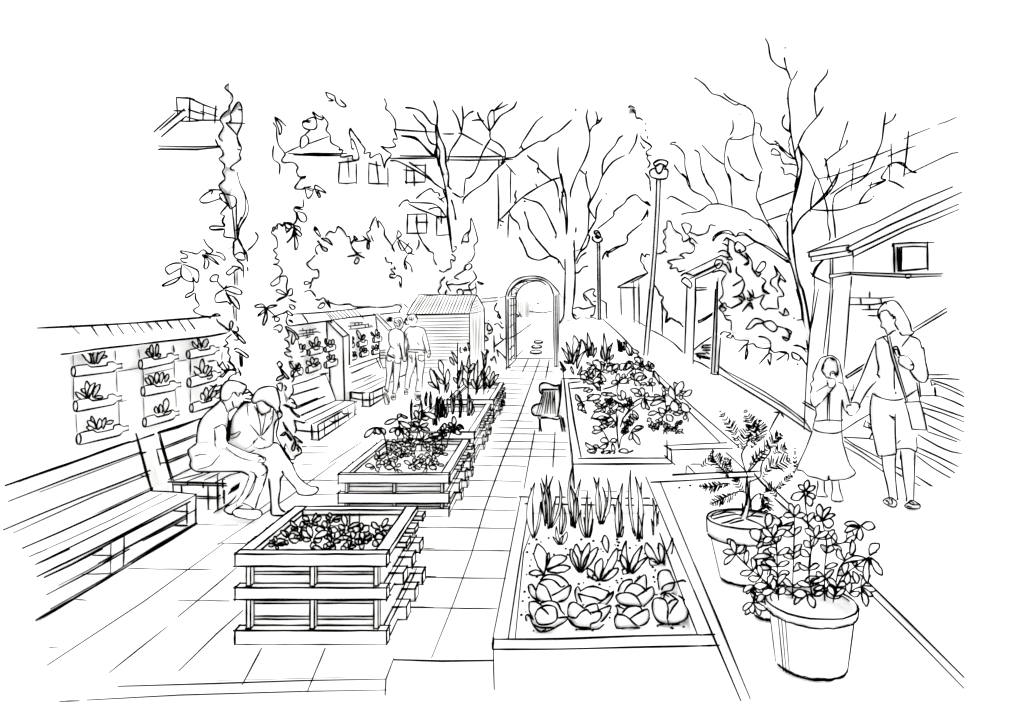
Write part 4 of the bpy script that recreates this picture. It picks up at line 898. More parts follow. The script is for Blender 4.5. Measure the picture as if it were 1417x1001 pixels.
# ================================================================ bare trees
def tree(lab, Y, trunk, branches, A=.5, ph=0.0, group='bare trees', w=2.0, ink=(), lx=70, ly=90, spine=None):
    t = T('bare_tree', lab, 'tree', group); f = wavyY(Y, A, ph, lx, ly)
    m = t.part('trunk', 'wood')
    for key, txt in trunk: m.blob(key, txt, f, k=.9, w=0, smooth=1, res=30)
    s = m.hit(f)
    for key, txt, ww in ink: m.st(key, txt, s, ww, 3)
    b = t.part('crown', 'wood')
    for key, txt, ww in branches: b.st(key, txt, f, ww, 3)
tree('bare tree in front of the long house, forking into thin twisted limbs', 33,
 [('B3', "825,290 845,290 855,340 890,430 895,530 915,600 910,670 935,700 960,885 985,1000 940,1120 925,1010 905,800 890,690 870,600 840,490 835,420")],
 [('B3', "640,178 700,185 750,210 800,275 830,288;690,220 720,260 765,305 775,350 800,400 838,415;612,355 680,368 740,400 800,470 850,500;612,355 700,365 750,410 830,488", 2.1),
  ('B3', "545,513 590,515 680,560 780,620 895,705;665,522 720,560 790,615 830,660 895,700;708,752 750,715 800,688 825,712 850,715 858,738;598,805 625,770 655,760 670,775 760,778 820,785 860,810 885,850;658,782 720,815 800,845 840,862 895,872;785,820 850,808 900,870;843,740 885,775;855,760 890,740;865,815 868,912", 1.9),
  ('B3', "818,133 842,200 842,285;935,190 970,245 995,340;998,165 1005,245 995,340;1010,248 1040,215 1073,200;975,338 1000,345;995,345 960,400 925,455 908,520;1095,205 1105,235 1175,335;1058,262 1100,255 1138,262;1175,335 1160,240 1180,198 1198,198 1200,290;1198,198 1255,143;1198,200 1290,155;1175,325 1235,235 1290,200 1325,175 1343,138;1175,330 1178,375 1235,410 1272,465 1255,535;1178,375 1130,455 1080,580 1045,620 1020,628 1010,730;938,713 985,742 1010,735;1005,788 1008,755 1060,705 1150,645 1200,580 1275,515;1255,490 1250,540", 2.0),
  ('B3', "1265,500 1330,490 1365,462", 1.8), ('B5', "270,405 325,398 385,355 480,300 515,297 560,262 610,235 688,163;385,355 370,325 395,280 465,175 508,142;355,348 370,325;240,440 275,405", 1.9)],
 A=.4, ink=[('B3', "818,133 842,200 840,290 860,365 892,435 897,535 915,600 912,670 935,695;832,285 832,335 838,420 825,470 848,510 880,625;838,415 858,450 855,520 875,600 895,705 908,790;845,400 835,440 850,550;878,700 905,770 905,850 922,940 930,1010;930,757 945,800 962,887", 2.0), ('B4', "868,0 890,20;935,0 950,90 972,235;990,0 998,25", 1.7), ('B4', "735,0 742,80 765,150 825,220", 1.6)])
tree('wide-spreading bare tree standing behind the arch', 31,
 [('B6', "530,125 590,10 600,110 592,200 585,330 577,450 590,490 545,495 505,515 520,470 527,360 530,220"), ('B5', "600,700 650,880 720,980 760,980 700,1000 640,1000 570,960 590,900")],
 [('B5', "405,385 430,410 475,440 480,470 550,535 580,550 600,600 603,655;470,465 475,495 482,498;610,655 613,720 605,820 620,865;603,335 600,400 605,460 625,560 650,640 655,720 660,800 655,890;620,500 635,580 625,680 645,760 655,885;620,615 640,650;380,650 440,610 500,575 570,540 618,528;380,650 330,695 290,740 230,800;380,655 430,672 480,688 520,735 560,815 590,885 590,915 615,930 628,965;578,900 600,905;295,740 310,780 350,815 363,860;355,900 380,945 400,1000;340,605 330,640 338,665 325,690;390,740 395,760 410,800 420,850 475,925 540,1000;460,565 470,588;385,675 398,680;235,800 262,808;235,825 248,830", 2.0),
  ('B5', "680,655 682,610 720,510 770,415 798,330 800,245 780,150 790,98;800,245 820,205 860,180 880,148;838,110 850,150 842,190;845,165 865,170;740,480 775,508 780,485;775,508 785,580 805,650 790,710 840,795;795,715 800,690 850,600 880,520 945,430 1022,388;880,520 888,415 960,325 985,280 1012,262;1045,382 1088,310 1100,250;790,710 797,740 790,880 800,900 788,950;840,795 790,880 745,985;880,660 845,720 840,795;850,850 950,770 955,740 1020,690 1040,660 1090,635 1130,672 1185,708;1160,675 1180,700;1165,725 1150,770 1122,803;1170,735 1165,780;1135,812 1040,890 1038,930 1010,955 965,965 905,1000;715,840 712,875;903,628 905,632;712,95 714,108", 1.9),
  ('B6', "255,0 290,60 310,110 370,132 410,120 440,108 490,130;350,0 440,100 490,130 525,190;490,130 490,155;475,0 500,20 515,52;910,0 900,30 860,50 820,75 790,90;755,130 765,100 785,75 790,115 778,90;670,168 640,175 610,208 590,205;555,210 570,190 590,190 590,210 570,218 555,210;620,70 660,0;595,140 620,85 660,50 675,0;600,155 625,110 660,85", 2.0)],
 A=.4, ph=1.7, ink=[('B6', "530,125 532,225 527,360 523,460 500,510;585,10 588,120 592,200 588,330 575,430 580,470 600,490", 2.0)])
tr_ = T('distant_tree', 'tall distant tree with a broken ragged edge beside the nearest street lamp', 'tree')
m = tr_.part('foliage', 'leaf'); f0 = wavyY(38, .4, 2); m.blob('O', '872,148 880,152 882,163 890,168 894,180 902,204 896,218 899,232 895,245 899,262 901,290 895,330 880,345 872,300 866,220 868,170', f0, k=.5, w=0); f = atY(36.6)
m.st('C1', "45,500 55,485 85,498;70,508 85,530 95,562 115,563 135,578;150,595 150,605;152,635 155,645;160,672 165,695;118,672 135,700 190,742 155,775 165,800 160,815 180,850 162,880;118,715 140,750 150,750;150,790 190,800;125,660 130,655;148,908 175,940 180,985", f, 1.9)
m.st('C2', "150,0 178,40;180,75 185,115;150,175 185,205;125,300 160,240", f, 1.7)
# the big leaning tree on the right
tree('large leaning bare tree on the right, its limb arching over the climber', 13,
 [('C2', "1070,250 1078,385 1085,480 1130,680 1195,1000 1150,1000 1110,700 1060,565 1020,540 1045,520 1045,300 1060,240"), ('C1', "1110,730 1135,830 1125,930 1105,1010 1075,1150 1050,1300 1040,1180 1090,1000 1105,860 1090,800"), ('C4', "1100,0 1140,0 1190,240 1215,560 1178,500 1160,300")],
 [('C1', "458,308 480,320 525,355 570,408 620,422 665,450 715,480 740,475;640,403 680,440 740,470 800,500 825,530 838,590 830,650 828,720 850,800 890,890;740,475 785,483;845,592 870,600 882,635 875,672 935,728 990,720;672,695 745,698 785,682 840,662;700,575 703,630 683,672;705,680 672,700 655,750 648,860 680,950 690,1000;505,730 580,810 650,858;668,800 690,870 740,910 790,945 838,960;458,762 490,785 505,890 540,965 565,1000;305,730 320,715 345,718;310,728 345,735 395,790 400,870 435,1000;330,855 365,905 410,945;885,895 870,925 868,1000", 1.6),
  ('C1', "905,60 925,100 940,185 985,235 1042,262 1070,325 1108,265;1025,180 1030,210 1042,262;1070,325 1050,390 1050,470 1062,550 1058,640 1070,670 1090,800;1040,435 1050,450;1300,255 1290,290 1220,375 1215,410 1218,470 1232,555 1272,490;1215,410 1230,370;1232,555 1150,650 1115,725;1030,540 1012,580 1020,620 1060,648;1070,660 1048,725;1030,118 1030,125;745,540 747,543;395,650 396,653", 1.8),
  ('C1', "935,728 955,725 1000,745 1010,760 1050,805 1090,822;960,705 985,720 1020,775 990,745;940,780 955,755 985,770 1000,795 950,793 940,785;1000,800 1020,850 1070,850 1100,862;1000,868 1020,885 1027,920 1065,912 1110,935 1137,905;1060,750 1060,780 1080,810;1030,850 1095,855", 1.6),
  ('C2', "375,260 420,248 490,240 545,200 575,195 620,193 700,215 780,240 830,280 880,295 920,330 980,420 1050,520;920,320 970,375 1020,480 1065,545;285,165 315,145 400,190 475,232;380,0 405,25 420,75 455,115 520,145 570,190;520,0 535,55 580,110 610,190;670,0 688,40 690,120 697,208;755,0 790,40 838,48;875,0 868,60 848,145 870,200 915,300 960,360", 1.7),
  ('C2', "575,430 580,400 620,370 680,362 720,400 740,375 780,380 840,425 920,460 1040,535;578,430 600,395 650,375 720,398;725,395 780,390 840,430 890,455 1025,545 1050,565;800,353 822,360", 1.9),
  ('C2', "1045,300 1048,440 1065,545;1035,305 1060,235 1100,100 1105,0;1075,250 1050,260", 1.7),
  ('C3', "232,0 205,45 140,120 98,205;195,0 200,45;48,0 55,80 60,150 78,250;100,205 80,250 95,320;15,45 10,90 30,120 52,130;98,205 120,300 110,380 70,530 28,630;0,210 30,240 80,280;50,195 45,220;100,210 115,240 160,300 190,370 210,395 245,500 262,580 262,640 275,700 268,745;375,70 350,150 325,230;370,175 365,200 325,235 260,285 245,325;240,275 250,285 265,360 290,440;265,345 260,400;330,330 310,400 290,440", 1.7),
  ('C3', "290,440 240,500 165,560 110,610 80,660 70,700;165,560 250,567 345,560 435,530 480,520 510,500;195,395 175,470 165,575;435,530 450,500 490,450 545,420 585,400;485,430 585,398;505,408 495,440;595,400 640,415 687,445;585,395 560,390 565,370 600,320;605,310 605,400;590,320 640,300 690,325 735,355;640,300 680,305 720,350 755,357;583,20 572,100 560,190 530,260 495,340 470,370 390,400 330,440 275,478;640,30 620,65 570,95;580,320 490,365 430,410 380,430 330,460 300,485 290,530;290,530 290,580 300,650 305,730;515,488 516,490", 1.9)],
 A=.25, ph=.6, lx=90, ly=120, ink=[('C2', "1070,250 1075,380 1085,480 1095,570 1120,690 1145,740 1170,850 1190,1000;1045,300 1045,450 1055,530 1065,545;1040,545 1065,570 1100,690 1135,830 1150,1000;1130,0 1105,60 1080,180 1075,250;1080,385 1115,300 1190,225 1290,120 1365,0", 2.1),
  ('C4', "1100,0 1130,110 1140,200 1165,330 1175,400;1135,0 1165,120 1190,265", 2.1), ('C1', "1110,725 1135,800 1135,880 1125,930 1110,1000;1090,800 1110,870 1105,930 1090,1000;1105,870 1115,880 1105,900", 1.9)])
# ================================================================ shrubs and climber on the right
t, m, s = climber('shrub', 'ragged shrub between the tall street lamp and the timber shelter', 'shrub',
 [('C2', "285,300 310,340 400,430 440,370 480,390 550,370 560,330 460,460 400,520 290,550 400,610 400,950 280,940 250,800 200,700 170,610 130,550 180,515 250,505 270,440 265,360")],
 [('C2', "285,300 310,305 325,345 350,370 380,390 390,430 430,405 400,375;285,300 285,345 262,365 280,400 262,430 280,470 255,500 225,505;375,325 400,312 440,330 425,375 405,380 378,325;425,370 460,380 480,390 540,375 550,350 560,325 595,333;430,435 440,405 480,445;430,435 460,455 455,490 430,505 400,500;258,500 270,490 290,500;128,500 150,530 155,510 190,518;130,500 120,550 140,580 145,600 170,630", 1.7),
  ('C2', "400,500 370,515 400,535 360,540 290,555 320,575 305,600 350,595 360,620 405,608;208,705 230,740 240,765 265,780 250,810 268,850 290,880 275,945 305,910 340,930 355,935;250,810 258,900 255,1000;355,930 395,970 402,930", 1.8),
  ('C4', "258,290 258,120 285,145 275,215 315,185 360,215;380,235 400,240", 1.7)], 24, A=.15, k=.3)
t, m, s = climber('climbing_plant', 'bushy climber hanging in front of the wall between shelter and leaning tree', 'climber',
 [('C2', "660,405 700,420 770,450 830,580 900,640 960,650 980,590 1020,700 1010,800 1090,900 1140,930 1180,1050 900,1080 700,1010 640,930 610,850 630,780 640,640 620,540")],
 [('C2', "640,430 665,405 675,425 670,500 700,545 660,540;655,405 700,425 715,440;632,440 670,460 665,510;605,500 640,485 680,505 670,530 620,515;590,560 600,545 635,550 630,580 610,600 585,580 590,560;640,570 660,580 680,620 690,625 680,570 665,560;570,628 620,612 660,630 640,660 630,690 640,760 615,800 640,830 615,850 640,880 660,920 690,930 690,990", 1.8),
  ('C2', "710,460 730,430 775,460 780,485 740,500 720,490 710,460;730,490 745,480 745,500;775,465 840,435;740,500 800,550 770,575 800,570 795,530 780,500 820,550 825,600 850,640;845,615 880,560 905,560 905,590 870,625 845,615;840,625 860,650 880,630;880,655 910,680 885,720 935,760 890,740 900,700;725,585 725,630 765,665 700,710 755,675;760,660 775,700 750,760 700,780 750,775 770,800 690,850 730,830", 1.9),
  ('C2', "960,580 990,620 1035,680 1030,685 1000,660;960,583 980,640 945,665 940,700 970,725 985,750;1000,665 985,700 1015,745 1020,775 985,780 990,850;985,680 1000,640;790,735 830,780 850,785 900,765 875,820 905,860 920,850 990,855;800,740 820,800;790,780 800,800 830,795;870,820 880,825;990,870 1020,890 1030,850 1055,890 1010,895;1080,910 1090,915;1105,925 1145,920", 1.8),
  ('C2', "760,870 800,830 830,855 810,820 765,865;620,830 660,855 640,870;625,850 615,840 650,815 665,840;690,850 660,835;650,895 690,895", 1.7),
  ('C4', "700,50 750,48 780,70 760,20;690,125 760,85 740,60;760,145 810,80 825,130;820,0 830,40 800,60;780,255 830,190 870,190 900,215 850,220 815,250 785,255;880,215 940,200 980,240 960,270 920,250 890,220;980,235 1030,250 1060,290 1040,330 1010,300 1060,320;1030,245 1070,270 1050,300;860,300 900,305 935,330 940,380;620,290 640,270 690,280 660,300 690,310 700,290 720,320 800,325 790,350 830,345 850,365 900,375 940,370", 1.8),
  ('C4', "735,400 790,345 780,410 780,445 795,400 785,350;865,475 935,400 940,450 935,480 920,440;925,405 935,380 960,400 1000,395 1040,400 1020,420 975,450;1000,400 1050,410 1045,455;1070,400 1080,435 1120,450 1130,430 1165,480 1120,420 1070,395;1080,355 1130,365 1165,400;1100,350 1165,380;1105,470 1112,480", 1.9)], 10.8, A=.15, k=.35, res=26)
# ================================================================ garden shelters on the right
sh1 = T('timber_shelter', 'open timber shelter with a small sloping roof and stacked boards inside', 'shelter')
Ysh = 19.0
m = sh1.part('roof', 'wood'); m.pprism('C2', "390,630 650,500 660,560 470,660 440,660", atY(Ysh-.1), 1.2); m.st('C2', "400,628 520,570 650,505;450,645 550,600 660,545;430,665 540,610 620,575;470,665 560,625 600,600", atY(Ysh-.12), 1.7, 1); m.st('C2', "372,650 400,628 455,645;375,680 400,655 440,690 435,725 375,680", atY(Ysh-.13), 2.0, 2)
m = sh1.part('post', 'wood'); m.pprism('C4', "412,0 465,0 450,455 398,405", atY(Ysh), .25); m.st('C2', "412,715 408,850 403,1000;465,655 467,800 458,1000", atY(Ysh-.01), 1.9, 1); m.st('C4', "412,0 405,200 398,408;468,0 460,200 450,475", atY(Ysh-.01), 1.9, 1)
m = sh1.part('post', 'wood'); m.pprism('C4', "590,0 607,0 600,535 563,535", atY(Ysh-1.7), .12); m.pprism('C4', "600,290 625,300 612,540 598,535", atY(Ysh-1.75), .1); m.st('C2', "600,680 590,850 580,1000;608,655 603,850 597,1000", atY(Ysh-1.72), 1.8, 1); m.st('C4', "590,0 580,250 565,530;605,0 600,250 585,530;625,305 615,420 610,540;555,530 585,540 610,540;600,520 610,545", atY(Ysh-1.76), 1.9, 1)
m = sh1.part('rail', 'wood'); m.pprism('C2', "455,718 540,715 540,733 455,740", atY(Ysh+.3), .1); m.st('C2', "470,718 540,718;455,740 540,733", atY(Ysh+.28), 1.6, 1)
m = sh1.part('rail', 'wood'); m.pprism('C4', "483,195 583,142 583,160 485,215", atY(Ysh-.5), .1); m.st('C4', "483,192 483,218;480,205 530,180 585,142;485,217 530,192 583,155", atY(Ysh-.52), 1.7, 1)
st_ = one('stacked_boards', 'small stack of boards lying inside the timber shelter', 'boards', 'wood')
st_.pprism('C4', "455,380 510,340 570,350 562,440 500,450 460,410", atY(Ysh+.2), .5)
st_.st('C4', "455,385 500,345 570,300;510,355 568,352;505,370 565,370;510,385 560,385;515,355 505,375;460,410 500,405 530,410;468,412 490,420 560,435;490,425 495,445;500,430 560,445;530,400 555,410;470,420 500,435", atY(Ysh+.18), 2.0, 2)
sh2 = T('timber_shelter', 'farther timber shelter, a thin framed lean-to left of the tall lamp', 'shelter')
m = sh2.part('roof', 'wood'); m.pprism('B6', "845,297 1030,208 960,297", atY(31), 1.5); m.st('B6', "845,295 900,265 960,235 1030,208;850,290 960,240;925,270 975,245 1030,212;845,297 960,296", atY(30.98), 1.7, 1)
m = sh2.part('frame', 'wood'); m.pprism('B6', "865,297 1020,290 1030,530 865,440", atY(31.1), .2); m.st('B6', "866,300 870,465;945,265 948,510;976,250 978,520", atY(31.05), 1.7, 1); m.st('C2', "80,675 80,850 78,945;108,670 112,955", atY(31.05), 1.2, 1)
# ================================================================ building on the right
Yg = 10.0
rb = T('brick_outbuilding', 'gabled brick outbuilding on the right with a small square window', 'building')
m = rb.part('wall', 'wall'); m.pprism('O', "1150,362 1180,352 1334,275 1420,240 1420,640 1150,619", atY(Yg), 'side')
s = atY(Yg-.01)
m.st('C5', "285,38 430,40 495,35;285,68 400,68 440,62 490,60;352,90 440,88;378,115 425,117;222,53 270,53;222,75 275,77 282,88;260,15 258,38;272,38 272,53;250,55 252,75;272,88 272,110;235,30 250,50;347,38 350,68;387,10 387,38;385,68 388,90;435,40 438,62;225,40 300,42", s, 1.6, 1)
m.st('C5', "290,438 385,440;315,410 315,438;350,455 385,455;310,465 385,468;300,480 312,465", s, 1.0, 1)
p = rb.part('corner_post', 'wood'); p.pprism('O', "1151,360 1178,352 1172,619 1145,619", atY(Yg-.06), .055); p.st('C3', "275,835 275,1000;290,835 288,1000;402,800 402,900;395,930 390,1000;187,935 187,1000", atY(Yg-.07), 1.6, 1)
p.st('C5', "148,0 135,120 118,300 110,430 102,610;215,0 205,120 185,285;228,0 215,150 203,290;303,0 290,180 275,350;165,0 130,180", atY(Yg-.07), 1.6)
p = rb.part('roof', 'wood'); p.pprism('C3', "158,800 380,700 970,430 1020,465 990,560 400,815 170,850 160,825", atY(Yg-.5), .4)
s = atY(Yg-.51)
p.st('C3', "145,800 300,735 450,665 520,640 740,525 955,435;160,798 260,775 380,757;155,825 280,805 380,788;170,850 300,830 405,812;158,800 157,828;170,825 170,852;380,755 375,785", s, 1.9, 1)
p.st('C3', "365,775 600,650 800,560 1005,465;375,800 500,745 700,650 860,585 990,530;400,825 500,775 700,675 850,620 990,560;365,780 400,795 405,830", s, 1.9, 1)
p = rb.part('gutter', 'wood'); p.pprism('C3', "268,920 400,905 900,918 900,930 400,925 270,942", atY(Yg-.1), .03); p.st('C3', "268,922 385,908 500,912 700,920 900,917;272,942 390,920 500,928 700,937 895,930;270,915 272,945;385,905 390,925", atY(Yg-.11), 1.7, 1)
p.st('C3', "690,930 705,918 722,922 718,938 700,942 690,930", atY(Yg-.12), 1.7)
wn = rb.part('window', 'paper'); wn.pprism('C3', "618,750 820,745 820,890 632,915", atY(Yg-.05), .045)
s = atY(Yg-.06); wn.st('C3', "618,752 720,745 852,745;620,770 625,750;628,755 632,920;815,738 817,900;622,750 635,752", s, 2.3, 1)
wp = rb.part('pane', 'paper', wn); wp.pprism('C3', "668,768 812,765 812,888 668,900", atY(Yg-.056), .005)
wp.st('C3', "648,768 655,905;660,770 660,900;672,770 668,900;665,770 740,765 810,768;650,902 740,895 820,887;660,895 672,905", atY(Yg-.065), 2.2, 1)
p = rb.part('bracket', 'wood'); p.px([(1138,360),(1128,371),(1124,383)], atY(Yg-.2), 1.6); p.st('C3', "240,842 205,880 182,930;165,908 190,935 272,972;175,935 190,925", atY(Yg-.2), 1.8)
fr2 = T('steel_frame_roof', 'thin-lined frame of a roof behind the outbuilding, with upright struts', 'roof')
m = fr2.part('roof', 'wall'); m.pprism('C3', "0,500 205,392 610,230 975,50 990,245 700,365 280,540 0,620", atY(27), 4)
s = atY(26.9); m.st('C3', "0,493 85,455;0,598 50,580;205,392 280,378 380,345 460,312;372,320 500,275 615,228;595,267 670,235 750,208;682,172 740,145 830,110;870,90 920,75 975,50;685,368 750,345 860,292 950,250 985,245", s, 1.7, 1)
for txt in ("403,300 400,380 390,460", "613,195 615,325", "710,127 700,240 683,380"):
    p = fr2.part('strut', 'wood'); p.st('C3', txt, atY(26.8), 1.9, 1)
m.st('C2', "870,200 980,155 1095,108;915,298 1000,268 1050,252", s, 1.8, 1)
# handrail and stepped slatted seating on the right
hr = T('handrail', 'slanting double handrail passing behind the standing woman', 'handrail')
m = hr.part('rail', 'wood'); f = lambda x, y: P(x, y, 8.6)
m.pprism('C5', "283,378 720,82 722,98 288,388", f, .05)
m.st('C5', "283,378 385,312;288,388 385,325;575,172 720,82;575,188 722,98;280,375 290,390", lambda x, y: P(x, y, 8.58), 1.9, 1)
m = hr.part('bracket', 'wood'); m.st('C5', "100,485 150,515;95,492 148,527", f, 1.9, 1)
ss = T('stepped_seating', 'stepped slatted timber seating behind the standing woman, edge running to the corner', 'seating')
m = ss.part('base', 'wood')
q = [P(1168,605,8.6), P(1334,712,6.4), P(1334,543,8.4), P(1285,523,9.2), P(1203,573,9.0)]
m.prism(q, Vector((0.3,.3,-.3)))
m = ss.part('slats', 'wood'); m.st('C5', "640,390 690,388 775,392;637,372 730,372;655,395 720,415 795,450;660,405 740,440 795,467;680,462 750,488 795,510;605,463 680,462;605,487 680,515 795,555;612,513 700,538 795,576;625,540 700,575 795,620;640,592 700,622 780,657;635,618 700,640 765,662;590,628 680,680 740,705 785,713;590,685 680,725 770,770;587,705 670,745 755,797;590,722 660,775 735,818;587,810 680,870 780,925;583,840 680,900 773,955;580,865 660,920 762,985", atY(7.0), 1.8, 2)
m.st('C5', "650,395 655,418 675,412;668,425 672,460;660,462 685,465", atY(7.0), 2.2, 1)
m = ss.part('edge_board', 'wood'); m.st('C5', "270,640 320,675 440,738;272,655 350,705 440,765;272,680 350,725 445,792;500,770 525,782;500,795 525,812;500,820 530,840", atY(7.4), 1.8, 1)
m = ss.part('end_panel', 'wood'); m.st('C5', "270,615 330,575 385,543;272,642 380,648 410,655;370,568 360,595 405,610;380,590 400,620 385,648;375,575 390,590;395,610 405,630", atY(7.6), 2.0, 1)
# ================================================================ woman and child, walking couple
def body(t, key, parts, vox, fn):
    b = t.part('body', 'skin')
    for txt, dz, k in parts: b.blob(key, txt, fn(dz), k=k, w=0)
    remesh(b, vox); return b
Yw = DY(703.5); fw = lambda dz=0.0: (lambda x, y: P(x, y, Yw-dz))
wm = T('person', 'standing woman in shorts and sandals, holding a cone and the child by the hand', 'person', 'people')
b = body(wm, 'C5', [
 ("425,110 435,90 460,85 500,115 515,170 490,185 470,200 455,180 435,170 438,150 428,130", .06, .9),
 ("455,180 510,175 545,205 520,260 480,250 465,210", .0, .7),
 ("412,222 450,205 560,205 600,220 625,300 590,410 590,440 530,478 440,475 400,450 420,380 410,300", 0, .6),
 ("400,440 590,435 590,560 588,700 520,705 420,720 395,600 390,500", 0, .7),
 ("438,715 500,715 495,800 508,915 480,915 460,840 445,780", .0, .9), ("520,700 585,700 580,800 577,915 545,920 535,830 525,760", .0, .9),
 ("443,915 465,905 510,915 495,940 470,948 445,930", .06, .8), ("538,935 570,915 605,935 600,950 560,952 540,945", .06, .8),
 ("410,225 430,240 420,330 400,420 345,500 320,498 310,475 330,400 380,290 400,240", .04, .8),
 ("300,510 330,492 345,510 325,540 305,548 290,530", .08, .8),
 ("585,205 610,230 625,290 640,370 625,400 590,395 560,350 580,340 600,340 595,260", .06, .8),
 ("515,300 545,290 575,330 565,352 520,325 505,300", .16, .8), ("490,255 505,250 512,275 515,300 500,285", .17, .9)], .011, fw)
s = b.hit(fw(.05))
b.st('C5', "432,100 428,125 436,145 435,165 450,172 465,200 485,185 500,180;438,715 445,780 462,850 473,915;500,718 497,800 508,915;520,700 530,800 545,900 545,920;583,700 580,800 577,915;520,712 518,740;500,100 480,115", s, 1.6)
b.st('C5', "443,920 455,908 480,905 505,925 495,945 470,940 445,925;455,915 470,925 465,935;480,910 485,930 470,932;505,915 510,905;538,935 555,925 570,915 590,925 605,938 600,952 560,952 540,945 538,935;555,925 575,935 600,935;545,940 570,945;565,920 580,930", s, 1.6)
b.st('C5', "410,235 385,295 350,385 320,450 305,490;415,400 375,445 345,500 340,515;300,495 330,492 345,510 325,540;515,300 508,290 545,292 575,325 575,345 560,350 515,325 513,300;505,250 495,252 488,262 502,285 515,295;490,258 505,262;508,250 520,290;560,330 575,330 575,350 560,352", s, 1.6)
h = wm.part('hair', 'cloth'); h.blob('C5', "425,95 440,70 470,50 500,55 530,95 560,150 575,185 560,200 530,200 510,170 505,120 480,115 460,92 435,100 425,120", fw(.1), k=.8, w=0)
s = h.hit(fw(.1)); h.st('C5', "425,130 422,100 435,75 455,58 485,50 505,58 530,90 560,145 568,180 578,188 565,200 545,200 525,200 515,185;435,100 460,92 480,115 500,130 495,150 512,180;480,115 498,122 485,130;445,62 455,55 460,68", s, 1.7)
tp = wm.part('jacket', 'cloth')
tp.blob('C5', "412,222 450,203 470,215 500,290 560,203 600,215 620,250 625,300 640,370 625,405 590,395 570,360 590,440 530,478 480,482 430,470 398,450 425,380 412,300", fw(.04), k=.6, w=0)
s = tp.hit(fw(.05))
tp.st('C5', "398,452 430,470 480,482 530,476 590,437;412,225 415,290 425,340 420,370 430,385;412,222 450,205 465,205;560,203 600,220 612,255 620,255 630,320 640,375 625,405 590,395 560,352;445,210 470,240 500,285 515,265 560,205;495,290 492,350 494,435;498,445 500,455;415,370 430,378", s, 1.7)
so_ = wm.part('shorts', 'cloth')
so_.blob('C5', "398,452 430,470 480,482 530,478 590,440 590,560 588,700 520,697 500,715 420,720 395,600 388,500", fw(.04), k=.68, w=0)
s = so_.hit(fw(.05))
so_.st('C5', "398,452 388,510 392,590 405,650 420,718 440,725 500,715 505,695 560,692 590,702 588,640;497,540 497,620 502,715;470,545 495,570;505,670 520,655;480,550 497,560", s, 1.6)
so_.st('C5', "398,452 430,470 480,482 530,476 590,437;390,480 388,510", fw(.22), 1.7)
bg_ = T('shoulder_bag', 'flat shoulder bag on a long strap, hanging at the standing woman\'s hip', 'bag')
m = bg_.part('bag', 'cloth'); f = fw(.26); m.pprism('C5', "540,490 605,487 635,612 570,608", f, .05); m.st('C5', "535,492 605,487 620,540 635,612 570,608 555,540 540,490;620,540 628,538", fw(.262), 1.8, 1)
m = bg_.part('strap', 'cloth'); m.pprism('C5', "462,205 472,205 548,490 540,490", fw(.25), .012); m.st('C5', "462,205 480,290 510,385 545,490;473,205 490,280 520,380 552,488;590,405 605,490;600,405 608,470", fw(.255), 1.7, 1)
ic = one('ice_cream_cone', 'small cone held up in the standing woman\'s hand', 'ice cream', 'paper'); ic.blob('C5', "490,252 503,248 512,272 515,292 502,290 495,272", fw(.22), k=.9, w=0)
ic.ink_rims(); ic.st('C5', "488,262 492,250 505,250 507,262 488,262;492,265 503,290;507,262 515,290", ic.hit(fw(.24)), 1.7)
Yc = DY(693.5); fcld = lambda dz=0.0: (lambda x, y: P(x, y, Yc-dz))
ch = T('person', 'small long-haired child in a flared skirt licking a lolly', 'person', 'people')
b = body(ch, 'C5', [
 ("180,350 190,310 215,298 245,320 248,360 230,385 200,385 188,370", .06, .9), ("200,370 240,370 250,410 200,410", 0, .7),
 ("150,500 175,420 215,400 265,410 285,440 270,500 265,600 150,600 148,540", 0, .6), ("150,590 265,600 270,780 140,780 140,640", 0, .6),
 ("160,780 195,780 192,850 200,900 165,895 160,840", 0, .9), ("222,780 255,780 258,850 270,918 225,915 225,850", 0, .9),
 ("155,890 185,880 205,898 190,905 160,900", .05, .8), ("222,912 250,895 272,912 260,920 230,920", .05, .8),
 ("270,410 290,430 305,490 320,520 310,548 290,540 268,510 262,450", .03, .8),
 ("180,415 205,420 190,470 160,510 135,490 130,460 150,440", .1, .8), ("205,395 232,390 238,410 220,428 203,415", .18, .8)], .009, fcld)
s = b.hit(fcld(.05))
b.st('C5', "188,320 185,345 178,355 190,372 200,385 215,385;215,300 245,320 250,355 235,378;160,830 162,855 155,895 185,900 205,900 192,880 190,825;222,830 225,870 222,915 265,920 272,915 258,870 252,830", s, 1.4)
b.st('C5', "203,395 205,415 215,428 232,425 238,408 232,392 215,388;205,415 155,445;232,425 195,470 150,512 132,490 130,460;270,410 285,435 300,495;268,480 275,520 295,545;287,515 290,505 310,505 322,520 318,540 300,550 288,530;300,500 315,508;310,545 305,530", s, 1.5)
h = ch.part('hair', 'cloth')
h.blob('C5', "195,292 225,290 255,315 268,360 272,410 250,400 248,340 225,305 200,305 185,330 180,380 150,440 130,455 140,390 150,340", fcld(.1), k=.8, w=0)
s = h.hit(fcld(.1)); h.st('C5', "190,295 215,288 235,295 255,315 262,345 270,380 272,410;195,292 175,300 160,325 150,350 140,375 143,395 130,410 135,430 128,455;190,320 200,303 220,298 240,310 248,340 250,365 240,385;188,320 178,350 190,370;268,410 250,405", s, 1.5)
tp = ch.part('top', 'cloth'); tp.blob('C5', "150,510 195,470 220,430 265,410 290,440 268,500 265,600 262,625 200,625 140,608 150,570", fcld(.05), k=.6, w=0)
s = tp.hit(fcld(.06)); tp.st('C5', "150,512 155,545 148,570 165,572 210,568 265,572 270,565;265,480 265,570;205,450 203,570;215,450 212,575;148,570 140,605", s, 1.4); tp.st('C5', "220,435 210,460 208,500", s, .8)
